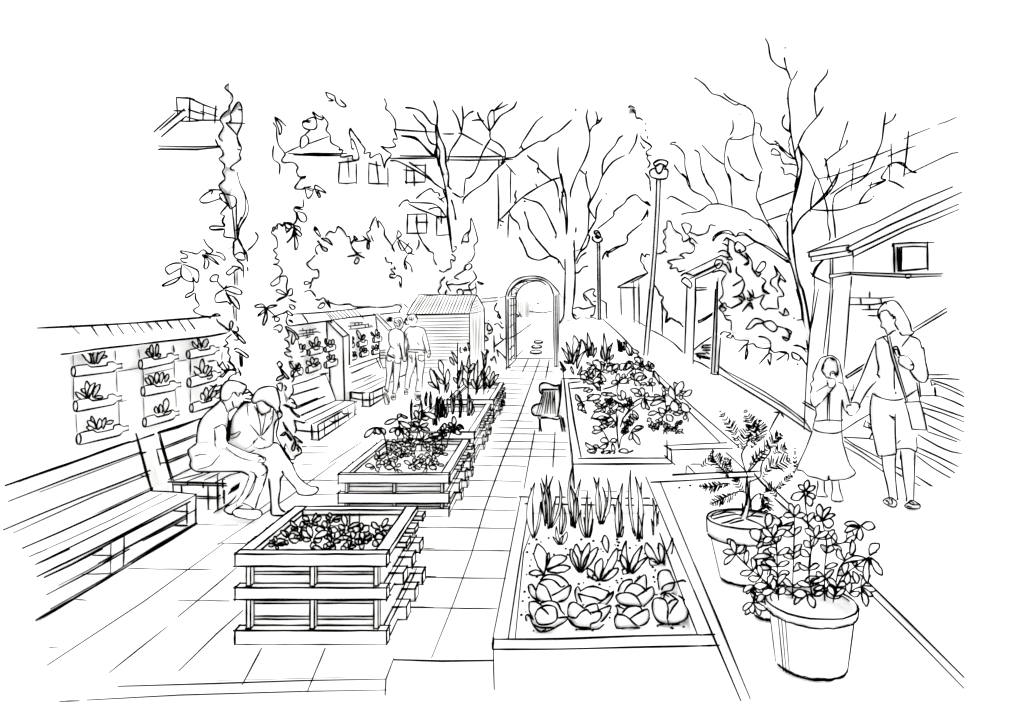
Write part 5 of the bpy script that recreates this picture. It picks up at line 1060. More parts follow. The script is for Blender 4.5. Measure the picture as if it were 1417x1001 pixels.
sk = ch.part('skirt', 'cloth'); sk.blob('C5', "140,605 200,625 268,612 275,700 325,798 300,820 255,828 215,825 180,828 130,812 100,785 72,782 110,690", fcld(.07), k=.55, w=0)
s = sk.hit(fcld(.08)); sk.st('C5', "138,605 165,618 205,625 240,625 270,615;138,615 110,690 70,780 95,788 120,810 160,820 190,830 205,828 210,808 215,828 250,828 290,822 325,798 300,760 280,700 268,650 265,572;206,812 208,830", s, 1.5)
lo = one('lolly', 'small round lolly at the child\'s mouth', 'lolly', 'paper'); lo.blob('C5', "215,365 225,356 236,365 236,380 225,388 215,378", fcld(.26), k=.9, w=0); lo.st('C5', "217,378 215,365 225,356 236,364 237,380;222,366 232,366", lo.hit(fcld(.28)), 1.4)
# walking couple by the shed, seen from behind
Yk = DY(560); fk = lambda dz=0.0: (lambda x, y: P(x, y, Yk-dz))
def walker(lab, parts, hair, top, trs, ys=0):
    t = T('person', lab, 'person', 'people'); b = body(t, 'B2', parts, .022, fk)
    for nm, polys, strokes, dz in (('body', None, None, 0), ('hair', *hair, .05), ('top', *top, .04), ('trousers', *trs, .04)):
        if nm == 'body': continue
        m = t.part(nm, 'cloth')
        for pl in polys: m.blob('B2', pl, fk(dz), k=.7, w=0)
        s = m.hit(fk(dz)); m.st('B2', strokes, s, 1.05, 3)
    return t, b
t, b = walker('woman walking away by the shed in jeans and a loose top, holding the man\'s hand',
 [("235,215 260,195 285,215 290,250 265,280 240,270 228,240", 0, .9), ("200,280 240,270 275,280 298,310 300,400 280,480 180,470 190,400 188,320", 0, .6),
  ("170,450 280,470 270,580 240,740 215,740 220,600 215,540 190,700 160,700 175,600", 0, .7), ("285,310 300,320 305,400 315,480 300,500 285,490 290,400", .05, .8),
  ("160,690 185,700 195,780 180,803 165,780", .03, .8), ("210,725 240,725 240,760 215,768 203,750", .03, .8)],
 (["235,215 260,195 285,212 292,240 280,270 255,250 245,275 230,250"], "225,210 250,197 275,200 292,235 285,265 270,280;232,215 225,240 240,270;190,200 215,205;180,215 215,212;175,225 220,222;245,215 265,240 260,265;255,210 280,235;270,215 275,250;230,230 250,240;240,250 255,262;190,190 195,225"),
 (["200,285 240,270 275,282 298,310 300,400 290,470 230,485 178,455 188,400 188,320"], "235,272 205,285 190,310 190,370 200,400 178,450 200,470 240,485 285,480;245,275 275,285 295,310 300,350 298,400 305,470;268,370 265,400 275,440 280,480;195,375 200,395 230,415;180,455 215,470 240,485;262,375 275,415 285,490 305,500 315,480;250,375 255,400;215,450 235,470"),
 (["172,455 280,478 270,580 240,735 215,735 220,600 215,540 190,700 160,700 172,600"], "170,455 168,520 175,600 160,700;275,485 268,560 262,620 245,720;215,500 215,560 195,650 190,715;222,500 220,600 225,660 213,725;178,460 178,495 200,500 212,490;230,490 235,512 262,515 275,505;160,690 190,715;165,700 185,720;213,725 240,722"))
b.st('B2', "160,715 158,760 165,795 180,803 195,785 185,740 165,720;165,730 180,760 190,790;205,735 210,765 230,768 240,755 238,730;215,740 230,745;212,750 235,752;285,470 290,500 305,503 315,485", b.hit(fk(.05)), 1.05)
t, b = walker('man walking away by the shed in a long-sleeved top, holding the woman\'s hand',
 [("320,195 345,172 375,180 388,210 375,245 345,255 325,235", 0, .9), ("300,300 340,258 385,258 430,275 450,320 440,430 320,430 318,380", 0, .6),
  ("318,430 440,430 435,560 415,710 375,715 382,600 375,530 340,620 325,700 298,695 310,600", 0, .7), ("430,280 450,310 470,400 475,465 460,475 445,440 430,380", .04, .8), ("300,300 318,310 320,380 322,470 310,495 302,440", .04, .8),
  ("298,690 325,695 322,725 300,730", .03, .8), ("370,712 412,715 410,765 385,770", .03, .8)],
 (["320,195 345,172 375,178 388,205 385,235 360,245 330,235"], "318,225 315,200 325,185 345,175 365,175 385,195 388,215 378,240;330,195 335,215 350,205 345,225;365,195 355,220;340,195 350,200;325,240 330,250;375,185 380,200"),
 (["300,300 340,258 385,258 430,275 450,320 440,435 320,435 318,380"], "330,255 345,262 375,258 380,250;330,262 305,285 298,310 315,350;380,258 430,272 445,300 470,400 478,455 460,475 455,460;430,305 425,350 440,410 440,440;320,375 330,400 320,430;325,418 380,420 440,425;325,435 380,440 440,440;385,370 400,388;430,370 445,420 455,445;318,340 322,380 312,430 318,490;345,262 380,262;318,300 312,330;460,430 475,428;460,450 478,450;455,470 475,478"),
 (["320,432 440,432 435,560 415,710 375,712 382,600 375,530 340,620 325,700 298,692 310,600"], "440,440 438,520 425,600 420,700;320,440 320,520 305,600 300,690;375,445 375,530 345,610 330,695;380,480 382,560 385,620 372,705;395,455 395,490 420,500 438,490;395,458 435,460;340,455 350,470 350,515;330,460 345,485;355,580 375,575;390,620 398,640;300,690 328,700;370,710 412,712;372,475 375,500;368,540 385,535"))
b.st('B2', "298,700 298,728 318,732 325,710;300,705 325,710;302,718 320,718;370,715 372,755 380,770 405,768 412,750 412,718;375,735 410,735;378,745 408,745;380,758 405,755;385,735 382,760;400,735 402,765", b.hit(fk(.05)), 1.05)
# ================================================================ leeks, lettuces and cabbages in the front bed
random.seed(11)
def plant(name, lab, cat, group, key, z, foot, tuples, w=1.7, dy=0.0, **kw):
    """one plant rooted at an image point of the soil at height z"""
    ox, oy, s = CR[key]; x, y = ox+foot[0]/s, oy+foot[1]/s; Y = DY(y, z)+dy
    m = one(name, lab, cat, 'leaf', group); f = atY(Y)
    m.leaves(key, tuples, f, w, **kw); return m, Y
for i, (foot, data, lab) in enumerate((
 ((262,405), "258,405,248,132,12 264,405,270,108,34 268,400,300,210,14", 'leek clump at the back left corner of the front bed, first in the row'),
 ((352,358), "340,355,303,82,16 345,355,332,65,16 352,350,368,72,15 358,350,397,95,16 350,350,345,120,12 348,345,322,150,12 358,350,385,180,10 325,340,300,110,12", 'widest leek clump in the row, with many crossing blades'),
 ((482,352), "470,345,452,108,18 480,350,470,140,12 485,350,515,90,18 478,345,476,5,13 480,350,495,150,14 462,340,450,250,10", 'leek clump with one very tall thin blade, third in the row'),
 ((412,440), "405,385,415,212,16 412,385,425,240,12 400,440,365,395,12 405,440,385,340,16 415,440,440,370,22 410,440,420,390,12", 'short leek clump with low basal leaves, in front of the row'),
 ((550,404), "540,402,515,252,16 548,402,550,155,14 555,402,570,208,18 562,402,582,300,12 545,400,530,290,10", 'leek clump in the middle of the row, slightly forward'),
 ((620,332), "612,325,583,78,20 618,330,612,80,20 625,330,656,84,20 632,330,640,282,12 622,328,630,130,10", 'leek clump of three broad blades fanning out, middle of the row'),
 ((715,404), "708,400,688,220,18 714,402,715,172,22 722,400,737,110,22 732,400,745,338,12 716,400,722,210,10", 'leek clump right of the middle with a tall right-hand blade'),
 ((825,414), "800,380,780,40,16 815,410,805,75,26 825,412,838,105,20 842,410,850,275,14 806,395,790,340,14 820,410,817,270,14 830,410,822,200,10", 'tallest leek clump, near the right end of the row'),
 ((915,392), "905,388,897,190,20 918,390,918,225,16 934,392,936,336,14 926,390,930,260,10 900,388,890,300,10", 'last leek clump at the right end of the row'))):
    plant('leek', lab, 'leek', 'leeks in the front bed', 'B8', .15, foot, data, 1.2, swing=None)
for foot, data, lab in (
 ((325,600), "318,595,285,435,66 328,570,440,505,55 335,580,460,560,40 322,600,238,592,30 330,560,345,480,18", 'leftmost loose-leaf lettuce with broad round leaves'),
 ((512,588), "505,585,462,460,38 510,585,490,435,44 515,585,560,428,36 518,588,605,452,42", 'loose-leaf lettuce with four upright spoon leaves'),
 ((614,632), "605,630,550,565,34 610,630,625,512,44 618,630,710,458,44 625,632,715,565,40 612,630,580,600,20", 'loose-leaf lettuce in the middle, one leaf stretching right'),
 ((776,592), "770,590,728,490,32 774,588,757,418,36 780,590,842,442,34 785,592,872,505,26 765,590,735,572,34", 'loose-leaf lettuce with narrow fanned leaves, right of the middle'),
 ((945,545), "938,540,862,428,46 942,540,932,430,32 950,540,1003,402,30 955,545,1002,530,40 930,545,880,515,36 928,555,908,580,20", 'rightmost loose-leaf lettuce beside the timber edge'),
 ((658,482), "658,482,642,388,34", 'single upright lettuce leaf standing behind the middle of the row')):
    plant('lettuce', lab, 'lettuce', 'loose-leaf lettuces in the front bed', 'B8', .15, foot, data, 1.8, swing=.02)
for lab, fy, poly, txt in (
 ('back-row round cabbage at the left end', 745, "235,655 300,625 350,598 400,605 440,640 462,655 455,700 400,745 300,745 270,730", "235,655 240,690 260,720 300,742;235,655 255,650 275,685;275,690 290,645 320,625 360,625 385,640 410,665 430,655;275,690 280,720 300,742;290,645 330,665 360,735;360,710 400,690 460,655 455,700 435,730 395,745;295,640 315,610 345,598 400,605 440,635 455,660"),
 ('back-row open cabbage with a wide front leaf, second from left', 765, "485,680 500,662 530,675 570,660 640,672 692,685 680,720 640,765 600,755 520,760 495,745", "495,745 485,710 485,680 500,662 515,690;500,700 540,710 590,722 615,735 640,730;500,700 520,745;515,685 550,665 590,662 640,680 665,692 640,732;690,685 680,720 640,765 605,755;690,685 640,730 605,755"),
 ('back-row pointed cabbage, second from right', 768, "712,690 740,640 780,625 800,640 855,600 865,660 900,665 905,705 870,755 840,770 750,765 700,720", "712,690 725,655 750,630 785,625 790,642;800,640 830,615 858,600 865,640 865,690;745,690 765,660 790,645 830,655 865,685;700,715 720,700 770,695 810,715 840,765;700,715 715,745 750,762 840,768;810,715 850,690 895,662 905,705 880,740 840,775"),
 ('back-row loose cabbage at the right end, leaning over the edge', 705, "932,680 925,620 940,580 985,575 1010,635 1060,628 1080,650 1070,690 1030,712 960,705 900,710 905,685", "932,680 925,620 930,590 950,575 985,577 1000,605 1018,640;945,680 955,660 985,645 1018,642;1018,640 1060,628 1078,645 1070,690 1030,712 1010,705;905,685 900,710 925,705;940,705 960,690 1000,680 1015,645"),
 ('front-row tight cabbage at the left end', 905, "240,745 300,745 350,738 395,755 420,790 445,825 400,875 350,895 300,905 250,860 222,830", "225,845 220,820 232,812 245,825 260,865 300,905 350,895 395,870 430,850 445,825 390,830;270,820 285,785 330,762 375,770 388,800 385,840 345,862 290,862 270,820;300,775 320,785 345,812;240,745 240,790 262,840;240,745 275,742 310,765;300,750 345,738 390,750 410,790 430,812;255,860 300,880 370,880;300,905 330,890"),
 ('front-row spreading cabbage, second from left', 890, "445,760 480,745 540,770 600,755 677,768 668,800 620,860 600,885 490,890 450,830", "445,785 455,755 480,745 515,765 532,778;532,778 560,760 600,755 608,790;445,785 450,820 490,830;490,830 515,800 545,785 565,805 570,812;560,800 620,795 622,825 600,850 570,860 565,880;600,792 650,770 675,766 665,800 635,840 620,850;440,820 470,865 520,880;455,835 490,875 560,880;500,890 600,890 640,862;600,792 575,805"),
 ('front-row low cabbage, second from right', 885, "705,762 760,775 800,767 840,785 872,782 877,830 850,870 800,885 720,885 695,840", "725,765 705,762 712,800 695,830 698,865 715,885 760,882 830,882;705,762 745,780;735,805 765,772 825,768 845,795;710,810 745,815 775,835 800,860 820,872;775,835 810,810 870,782 878,830 860,860 825,872;720,885 695,892"),
 ('front-row tall cabbage at the right end, split by a deep fold', 868, "898,745 930,722 1000,700 1040,725 1072,722 1090,800 1065,845 990,868 930,852 898,800", "970,862 930,850 902,810 895,760 905,730 930,722 965,735 980,780 975,835;975,835 985,868;958,720 962,700 985,700 1035,738;980,755 1000,735 1035,735 1005,775 988,810;1060,725 1070,760 1090,800 1070,840 1000,868;1035,710 1070,732;920,870 960,862 1040,862;958,700 985,715;975,790 980,820")):
    t = T('cabbage', lab, 'cabbage', 'round cabbages in the front bed'); Y = DY(640+fy/3.85, .15)
    m = t.part('head', 'leaf'); f = lambda x, y, Y=Y: P(x, y, Y+.02); m.blob('B8', poly, f, k=.75, w=0); s = m.hit(f)
    m.st('B8', txt, s, 2.0, 3)
# ================================================================ low plants in the pallet planters
def surfat(key, v, z): return atY(DY(CR[key][1]+v/CR[key][2], z))
def rosettes(name, labf, key, pts, z, n, w=1.6, group='leafy plants in the nearest planter', up=.1, lift=75, **kw):
    for i, (u, v, r) in enumerate(pts):
        m = one(name, labf[i], name.replace('_', ' '), 'leaf', group)
        Y = DY(CR[key][1]+(v+lift)/CR[key][2], z); r = r*1.2
        m.tuft(key, f"{u},{v},{r}", atY(Y), n=n, w=w, up=up, **kw)
ords = ['near the back left corner', 'at the back, left of the wall post', 'highest at the back, by the wall post', 'at the back, right of the wall post', 'back row, fifth from the left', 'back right corner',
 'far left, close to the left rim', 'middle row, second from the left', 'centre of the box', 'middle row, right of centre', 'right, against the right rim', 'front left corner', 'front row, left of centre', 'front row, in the middle', 'just behind the front board at right','between the back row and the centre','left of the centre','right of the centre, under the back row']
rosettes('leafy_plant', ['small rosette in the nearest planter, '+o for o in ords], 'A7', [(520,235,52),(592,195,48),(720,178,48),(815,235,70),(915,255,68),(1035,240,60),(445,300,62),(600,308,70),(740,305,55),(860,310,62),(985,300,58),(375,332,45),(725,330,48),(680,372,48),(820,365,48),(690,240,55),(540,285,50),(920,310,55)], soilz1, 6, 1.7)
r2 = [(515,425,40),(430,460,42),(640,430,45),(720,350,60),(780,440,62),(400,530,50),(470,515,45),(540,540,50),(650,525,48),(760,530,52),(590,400,60),(850,430,40)]
rosettes('leafy_plant', ['leafy plant in the second planter, '+o for o in ('left of centre beside the tall stem','against the left rim','in the centre','upper middle under the tall leaves','right of centre','front left corner','front, second from the left','front, left of the middle','front, right of the middle','front right corner','back, below the drooping leaves','close to the right rim')], 'A8', r2, soilz2, 5, 1.25, 'leafy plants in the second planter')
for lab, st, tf, lv in (
 ('tall stem leaning left over the rim of the second planter, with drooping leaves', "500,530 480,440 462,330 430,265 400,258", "", "400,258,322,328,34 400,258,430,305,30 425,262,465,305,34 400,300,385,300,10 480,440,425,475,26 485,480,535,495,24"),
 ('tall stem in the second planter with leaves arching to the upper left', "605,400 600,340 570,265 550,200", "", "550,200,460,235,30 550,195,570,165,24 570,165,620,195,18 560,215,645,262,36 545,262,495,292,28 560,265,552,320,34 575,265,635,305,34 550,255,590,290,24"),
 ('tallest stem in the second planter, a rosette of broad leaves', "660,400 690,300 695,255 715,180 715,90", "695,255,62", "690,200,675,140,34 700,210,715,145,30 715,195,770,190,30 725,160,820,195,40 745,150,700,180,20 660,215,700,245,36"),
 ('many-leaved stem at the right of the second planter', "850,430 855,370 860,290", "860,295,60", "865,290,880,230,34 855,300,830,345,30 860,370,870,420,24 845,320,760,320,26 850,340,800,350,20"),
 ('stem at the right back of the second planter, reaching towards the leeks', "890,400 900,345 930,265", "930,262,58", "930,262,940,180,32 930,262,905,225,26 935,270,990,305,30 960,265,990,240,22 985,240,1010,270,10")):
    t = T('tall_leafy_plant', lab, 'plant', 'tall plants in the second planter'); f = wavyY((Y2a+Y2b)/2+random.uniform(-.3, .3), .05, random.random()*6, 20, 20)
    m = t.part('stem', 'leaf'); m.st('A8', st, f, 1.6)
    m = t.part('foliage', 'leaf'); m.leaves('A8', lv, f, 1.7)
    if tf: m.tuft('A8', tf, f, n=6, w=1.6)
for lab, tf in (('low leaves filling the middle of the second planter', "560,470,48 600,440,50 680,470,50 700,500,44"), ('low leaves along the back of the second planter', "620,330,48 540,370,42 780,390,48 650,370,46"), ('low leaves at the right end of the second planter', "800,480,46 830,400,40 740,500,44 820,520,36")):
    m = one('leafy_plant', lab, 'leafy plant', 'leaf', 'leafy plants in the second planter'); m.tuft('A8', tf, wavyY((Y2a*1.3+Y2b*.7)/2, .05, len(lab), 20, 20), n=4, w=1.25)
# leeks in the third planter
i = 0
for data, lab in (("348,910,350,760,13 352,905,356,790,10 372,905,412,765,28 362,815,400,800,14", 'leftmost, beside a folded leaf'), ("447,812,450,708,16 452,812,458,720,12 475,835,475,708,15 482,832,483,715,10", 'a pair of dark blades at the back'),
 ("498,945,500,870,14 515,950,518,750,14 524,945,530,742,13 505,940,512,890,12", 'left of the middle, tall'), ("545,895,545,748,16 553,890,556,740,12 562,890,560,755,12 540,920,535,760,10", 'in the middle, three blades'),
 ("578,895,575,760,16 588,892,592,770,12 572,885,566,790,10", 'right of the middle, slightly bent'), ("630,870,625,700,14 636,865,640,720,10", 'thin single blade in front of the rails'),
 ("680,895,677,700,20 690,890,694,730,12 674,890,668,760,10", 'dark thick blades near the right'), ("735,880,735,720,16 745,880,748,730,18 758,850,770,760,22 762,878,772,800,14", 'rightmost clump near the corner')):
    f = atY(Y3a+.35+.12*random.random()); m = one('leek', 'leek clump in the third planter, '+lab, 'leek', 'leaf', 'leeks in the third planter'); m.leaves('B2', data, f, 1.2, swing=.03)
for data, st, lab in (
 ("530,700,478,550,40 565,600,540,492,36 580,690,600,552,32 525,690,460,645,26 575,660,540,622,26 590,720,606,648,18 560,640,500,560,14", "540,730 535,670 520,630;575,720 578,640 560,590", 'left group of broad lance leaves in the farthest planter'),
 ("665,520,622,432,20 665,690,695,492,26 665,660,635,612,22 645,530,612,472,22 668,620,690,560,22 662,650,665,560,14", "668,700 665,520 667,372;670,900 668,700", 'plant around a straight stem in the farthest planter, tallest of all'),
 ("742,580,746,455,22 740,600,782,512,28 738,590,706,530,26 738,685,708,618,26 740,640,760,560,16 745,430,735,370,14 730,430,715,400,12", "740,740 738,600 742,500;700,410 720,440;685,400 684,440 700,440", 'middle group of lance leaves in front of the shed corner'),
 ("790,660,806,488,30 798,690,845,552,36 795,700,762,622,24 800,700,838,620,24 790,730,800,690,10", "795,735 795,620", 'pair of broad pointed leaves right of the shed corner'),
 ("850,540,872,420,14 846,560,830,430,22 850,620,886,532,26 848,640,838,560,16", "848,735 848,600 845,480", 'slim upright shoots beside the shed end wall'),
 ("882,690,917,568,30 886,690,952,590,28 884,680,866,612,24 850,700,870,650,12", "885,695 870,720", 'rightmost spreading leaves above the planter corner')):
    t = T('lance_leaved_plant', lab, 'plant', 'lance-leaved plants in the farthest planter'); f = atY(Y4a+.5+random.uniform(-.2, .3))
    m = t.part('foliage', 'leaf'); m.leaves('B2', data, f, 1.4, swing=.05); m = t.part('stem', 'leaf'); m.st('B2', st, f, 1.6)
for u, v in ((805,735),(820,745),(690,905),(720,890),(735,905),(700,920),(728,915)): pass
# ================================================================ middle bed
fB = lambda v, z=.27: atY(DY(460+v/4.55, z))
bush = (
 ('fruiting bush at the front of the middle bed with a forked bare stem', 735, "800,735 790,600 785,490;792,600 798,520;805,730 820,660 870,625;810,600 850,510 940,445;815,595 830,540 900,470;740,690 705,625 690,610;795,590 740,520 660,500 625,550;690,610 640,590", 
  "700,610,640,595,26 700,620,632,632,26 715,610,680,590,20 740,570,690,575,18 735,560,680,560,20 740,545,660,545,20 750,535,630,540,16 770,555,720,580,18 780,570,760,600,14 840,560,880,590,20 850,545,890,585,20 860,530,895,575,18 870,515,920,550,32 890,490,925,545,32 830,560,865,600,16 880,630,960,595,32 885,630,935,710,32 880,630,870,680,24 900,610,940,590,22 950,600,900,605,24",
  "835,620 850,610;828,608 838,600;822,622 832,630;840,598 848,592"),
 ('low spreading leaves at the foot of the middle bed, left of centre', 770, "740,690 700,750;750,690 790,700", 
  "665,740,590,695,24 660,735,600,745,22 665,740,625,768,18 680,730,640,715,20 740,690,685,680,34 745,690,790,680,26 740,700,680,730,26 760,700,770,755,24 750,745,700,765,20 800,750,865,755,28 870,755,893,742,6 780,750,745,770,22 730,760,690,755,18", ""),
 ('star-leaved bush right of centre in the middle bed', 640, "950,412 900,440 850,510;960,420 1000,480", "950,405,875,360,36 955,405,945,350,44 960,408,1030,412,28 955,415,960,485,30 965,415,995,490,26 940,405,900,390,22 975,408,985,380,28", 
  "850,455 860,445;862,440 875,430;855,420 872,412;878,440 885,450;845,460 858,470"),
 ('leafy bush with small berries at the left of the middle bed', 560, "600,515 570,440 540,400;570,440 600,430", "570,440,530,390,26 590,460,540,455,30 545,490,570,460,30 600,430,690,400,36 600,410,660,400,26 690,430,640,440,22 650,460,720,480,28 710,420,790,440,34 740,440,690,470,22 800,440,740,480,26 805,440,830,505,36 820,430,800,395,24 830,430,820,365,32 760,380,690,385,24 790,400,720,390,20 640,500,700,480,20 560,490,600,510,12",
  "740,425 750,435;752,420 762,430;745,440 755,448;735,432 742,445"),
 ('dense bush of crossing leaves behind the left berries', 440, "700,330 640,300 600,280;680,370 640,330;700,360 790,330 860,270", "600,300,560,270,30 640,290,600,250,34 690,240,640,180,44 700,290,640,320,30 690,260,720,310,28 650,320,590,300,22 620,350,580,370,22 690,350,640,310,26 700,320,680,260,30 720,240,770,210,36 760,240,800,200,28 640,360,600,375,20 690,370,660,340,22 640,230,610,270,26 670,200,620,260,26 700,200,690,250,28 660,220,650,280,18", ""),
 ('bush with one round leaf in the upper middle of the bed', 430, "800,400 790,370 800,320;800,320 760,325;850,270 900,230 960,250", "800,315,860,295,34 800,315,755,322,24 805,315,800,260,28 810,240,850,200,44 850,240,870,180,30 790,250,760,210,30 830,240,880,200,34 880,260,900,300,18 960,260,900,300,50 910,300,970,280,30 740,240,780,200,30 900,200,940,180,30 860,180,890,215,24 940,200,900,160,30", ""),
 ('bush with three-lobed leaves near the right edge of the bed', 620, "1040,620 1060,560 1100,500 1090,430;1130,640 1125,680;990,580 1030,600", "1095,410,1010,430,20 1090,430,1000,460,30 1060,480,1080,530,40 1110,500,1050,480,34 1105,500,1120,460,20 1140,510,1190,520,20 1100,520,1140,560,44 1050,505,985,520,28 1000,560,985,540,32 1010,560,1040,620,34 1060,590,1020,638,26 1080,570,1110,600,34 1095,635,1100,610,26 1120,600,1140,640,22",
  "1135,615 1150,605;1150,600 1162,590;1160,575 1170,565;1182,570 1188,560"),
 ('bush with a ragged tall leaf at the right edge of the bed', 560, "1230,510 1200,480 1160,430;1240,540 1230,600 1180,660", "1160,430,1125,340,40 1160,400,1205,310,50 1200,400,1262,365,34 1195,370,1150,315,30 1140,430,1170,500,56 1200,440,1245,500,50 1225,520,1215,550,26 1205,610,1245,640,34 1250,600,1270,640,20 1240,570,1200,610,20", ""),
 ('loose curling shoots at the far right corner of the bed', 420, "980,310 1010,330 1015,380;1070,350 1100,430;1010,190 990,240 1020,250", "960,210,1010,240,24 985,180,1020,215,24 1020,240,1060,330,20 1075,340,1130,370,14 950,200,940,160,26 920,150,945,205,34 880,100,930,130,22", ""))
for lab, v0, stems, lv, berries in bush:
    t = T('fruiting_bush', lab, 'bush', 'bushes in the middle bed'); f = wavyY(DY(460+v0/4.55, .27), .08, random.random()*6, 25, 25)
    m = t.part('foliage', 'leaf'); m.leaves('B7', lv, f, 1.45); m2 = t.part('stem', 'leaf'); m2.st('B7', stems, f, 1.6)
    if berries:
        for pts, pen in S('B7', berries):
            br = t.part('berry', 'leaf'); (xa, ya), (xb, yb) = pts; r = 2.2
            for cx, cy in ((xa, ya), (xb, yb)):
                ring = [(cx+r*math.cos(q*.785), cy+r*math.sin(q*.785)) for q in range(8)]
                br.inflate(ring, lambda x, y: f(x, y)-Vector((0,.04,0)), k=.9, w=0, smooth=1, res=4); br.px(ring, lambda x, y: f(x, y)-Vector((0,.05,0)), 1.5, 1, closed=True)
for lab, v0, tf, lv in (
 ('mass of crossing leaves at the back left of the middle bed, behind the irises', 330, "640,215,48 690,245,44 605,290,34 655,325,44 725,205,40 770,235,44", "600,240,560,280,26 650,200,700,230,30 680,310,720,350,26"),
 ('broad-leaved mass at the back right of the middle bed', 340, "905,275,58 985,325,46 960,220,40 860,215,40 830,300,40", "900,300,940,340,30 1000,190,1020,230,24 920,190,960,220,24"),
 ('leafy growth spilling over the right edge of the middle bed', 520, "1075,405,46 1125,480,50 1185,385,46 1215,500,42", "1100,440,1060,420,26 1150,450,1200,470,30 1230,540,1250,580,22"),
 ('small rounded bush near the notch of the middle bed', 640, "1060,565,46 1165,620,38 1020,600,36 1110,600,34", "1090,620,1095,650,22 1180,650,1240,660,20"),
 ('low leaves in the centre of the middle bed', 600, "740,600,40 700,470,40 760,500,40 690,640,38 830,470,38", "720,700,690,680,24 800,700,840,690,20")):
    m = one('leafy_bush', lab, 'bush', 'leaf', 'bushes in the middle bed'); m.tuft('B7', tf, wavyY(DY(460+v0/4.55, .27)+.05, .06, v0, 25, 25), n=5, w=1.25); m.leaves('B7', lv, atY(DY(460+v0/4.55, .27)), 1.4)
for lab, data in (('iris clump at the back left of the middle bed', "495,195,440,95,16 490,200,455,180,12 500,190,470,60,20 500,200,480,110,16 505,190,520,20,44 510,200,565,40,24 515,205,545,110,20 540,230,600,110,20 470,240,430,180,14 465,245,440,205,10 520,265,500,215,14 540,270,570,210,14 455,250,435,230,10"),
 ('iris clump with three narrow blades, second from the left', "612,150,570,45,14 620,150,604,0,26 628,150,635,60,16 640,160,662,95,16 622,150,620,90,12 610,160,590,90,12"),
 ('iris clump at the back centre of the middle bed', "715,185,695,80,16 722,185,708,5,22 730,185,765,65,20 726,180,735,90,14 735,185,770,140,16 700,170,692,110,10"),
 ('iris clump at the back right, half among broad leaves', "800,120,790,40,12 812,125,805,50,16 822,125,820,60,14 835,120,850,50,16 870,150,830,60,20 880,150,885,100,14")):
    m = one('iris', lab, 'iris', 'leaf', 'irises at the back of the middle bed'); m.leaves('B7', data, atY(DY(523, .27)*.93), 1.35, swing=.08)
# ================================================================ pots on the right
def pot(lab, x, yr, rx, ry, yb, rb, zb_, collar, inks, key):
    """a round tapering pot: rim centre (x,yr) with half-axes, base at yb"""
    t = T('plant_pot', lab, 'plant pot', 'plant pots on the right'); Y = DY(yb-4, zb_)
    c = P(x, yb, Y); z0 = zb_; zt = H-(yr-PY0)/F*Y; R = rx*Y/F*.97; Rb = rb*Y/F; n = 28; hc = collar*Y/F
    def lathe(m, prof, cap=True):
        vs = [Vector((c.x+r*math.cos(6.2832*j/n), Y+r*math.sin(6.2832*j/n), z)) for r, z in prof for j in range(n)]
        fs = [[i*n+j, i*n+(j+1) % n, (i+1)*n+(j+1) % n, (i+1)*n+j] for i in range(len(prof)-1) for j in range(n)]
        if cap: fs.append(list(range(n))[::-1])
        m.add(vs, fs, 0, True)
    m = t.part('body', 'paper'); lathe(m, [(Rb, z0), (Rb*1.01, z0+.01), (R*.93, zt-hc), (R*.93, zt-.02)])
    r = t.part('rim', 'paper'); lathe(r, [(R*.94, zt-hc), (R*1.0, zt-hc+.004), (R*1.02, zt-.006), (R, zt), (R*.9, zt), (R*.88, zt-.03), (R*.88, zt-.06)], False)
    so = t.part('soil', 'stone'); so.add([Vector((c.x+R*.89*math.cos(6.2832*j/n), Y+R*.89*math.sin(6.2832*j/n), zt-.045)) for j in range(n)], [list(range(n))])
    def arc(mm, rr, z, a0, a1, w, k=26, jit=.0):
        mm.pen([Vector((c.x+rr*math.cos(a0+(a1-a0)*j/k), Y+rr*math.sin(a0+(a1-a0)*j/k), z+random.uniform(-jit, jit))) for j in range(k+1)], w)
    arc(r, R*1.02, zt, 0, 6.2832, 2.0, jit=.002); arc(r, R*.9, zt, 0, 3.1416, 1.5); arc(r, R*1.01, zt-hc, math.pi*.97, math.pi*2.03, 2.0, jit=.002)
    arc(m, Rb, z0+.008, math.pi, math.pi*2, 2.2, jit=.002); arc(m, Rb*1.02, z0+.014, math.pi*1.05, math.pi*1.9, 1.4, jit=.003)
    dc = math.hypot(c.x, Y); ac = math.atan2(-Y, -c.x)
    for s_ in (-1, 1):
        a = ac+s_*math.acos(R/dc); ca, sa = math.cos(a), math.sin(a)
        m.pen([Vector((c.x+ca*(Rb+(R*.93-Rb)*q), Y+sa*(Rb+(R*.93-Rb)*q)-.004, z0+(zt-hc-z0)*q)) for q in (0, .3, .6, 1)], 2.2)
        r.pen([Vector((c.x+ca*R*1.01, Y+sa*R*1.01, zt-hc)), Vector((c.x+ca*R*1.03, Y+sa*R*1.03, zt))], 2.2)
    for a, w in inks:
        a = math.radians(a); m.pen([Vector((c.x+(Rb+(R*.93-Rb)*q)*math.cos(a), Y+(Rb+(R*.93-Rb)*q)*math.sin(a), z0+(zt-hc-z0)*q)) for q in (0, .35, .7, 1)], w)
    return t, Y, zt
random.seed(5)
pt1, Yp1, z1 = pot('large pot in front on the right, ribbed at its left side', 1122, 832, 61, 15, 925, 46, .2, 12, ((200,1.2),(207,.9),(214,.9),(338,1.3)), 'C7')
pt2, Yp2, z2 = pot('pot with a heavy rolled rim behind, holding the feathery shrub', 1029, 718, 50, 10, 806, 31, .2, 22, (), 'C6')
pt3, Yp3, z3 = pot('small pot mostly hidden between the two larger ones', 1062, 820, 22, 6, 858, 17, .2, 6, (), 'C7')
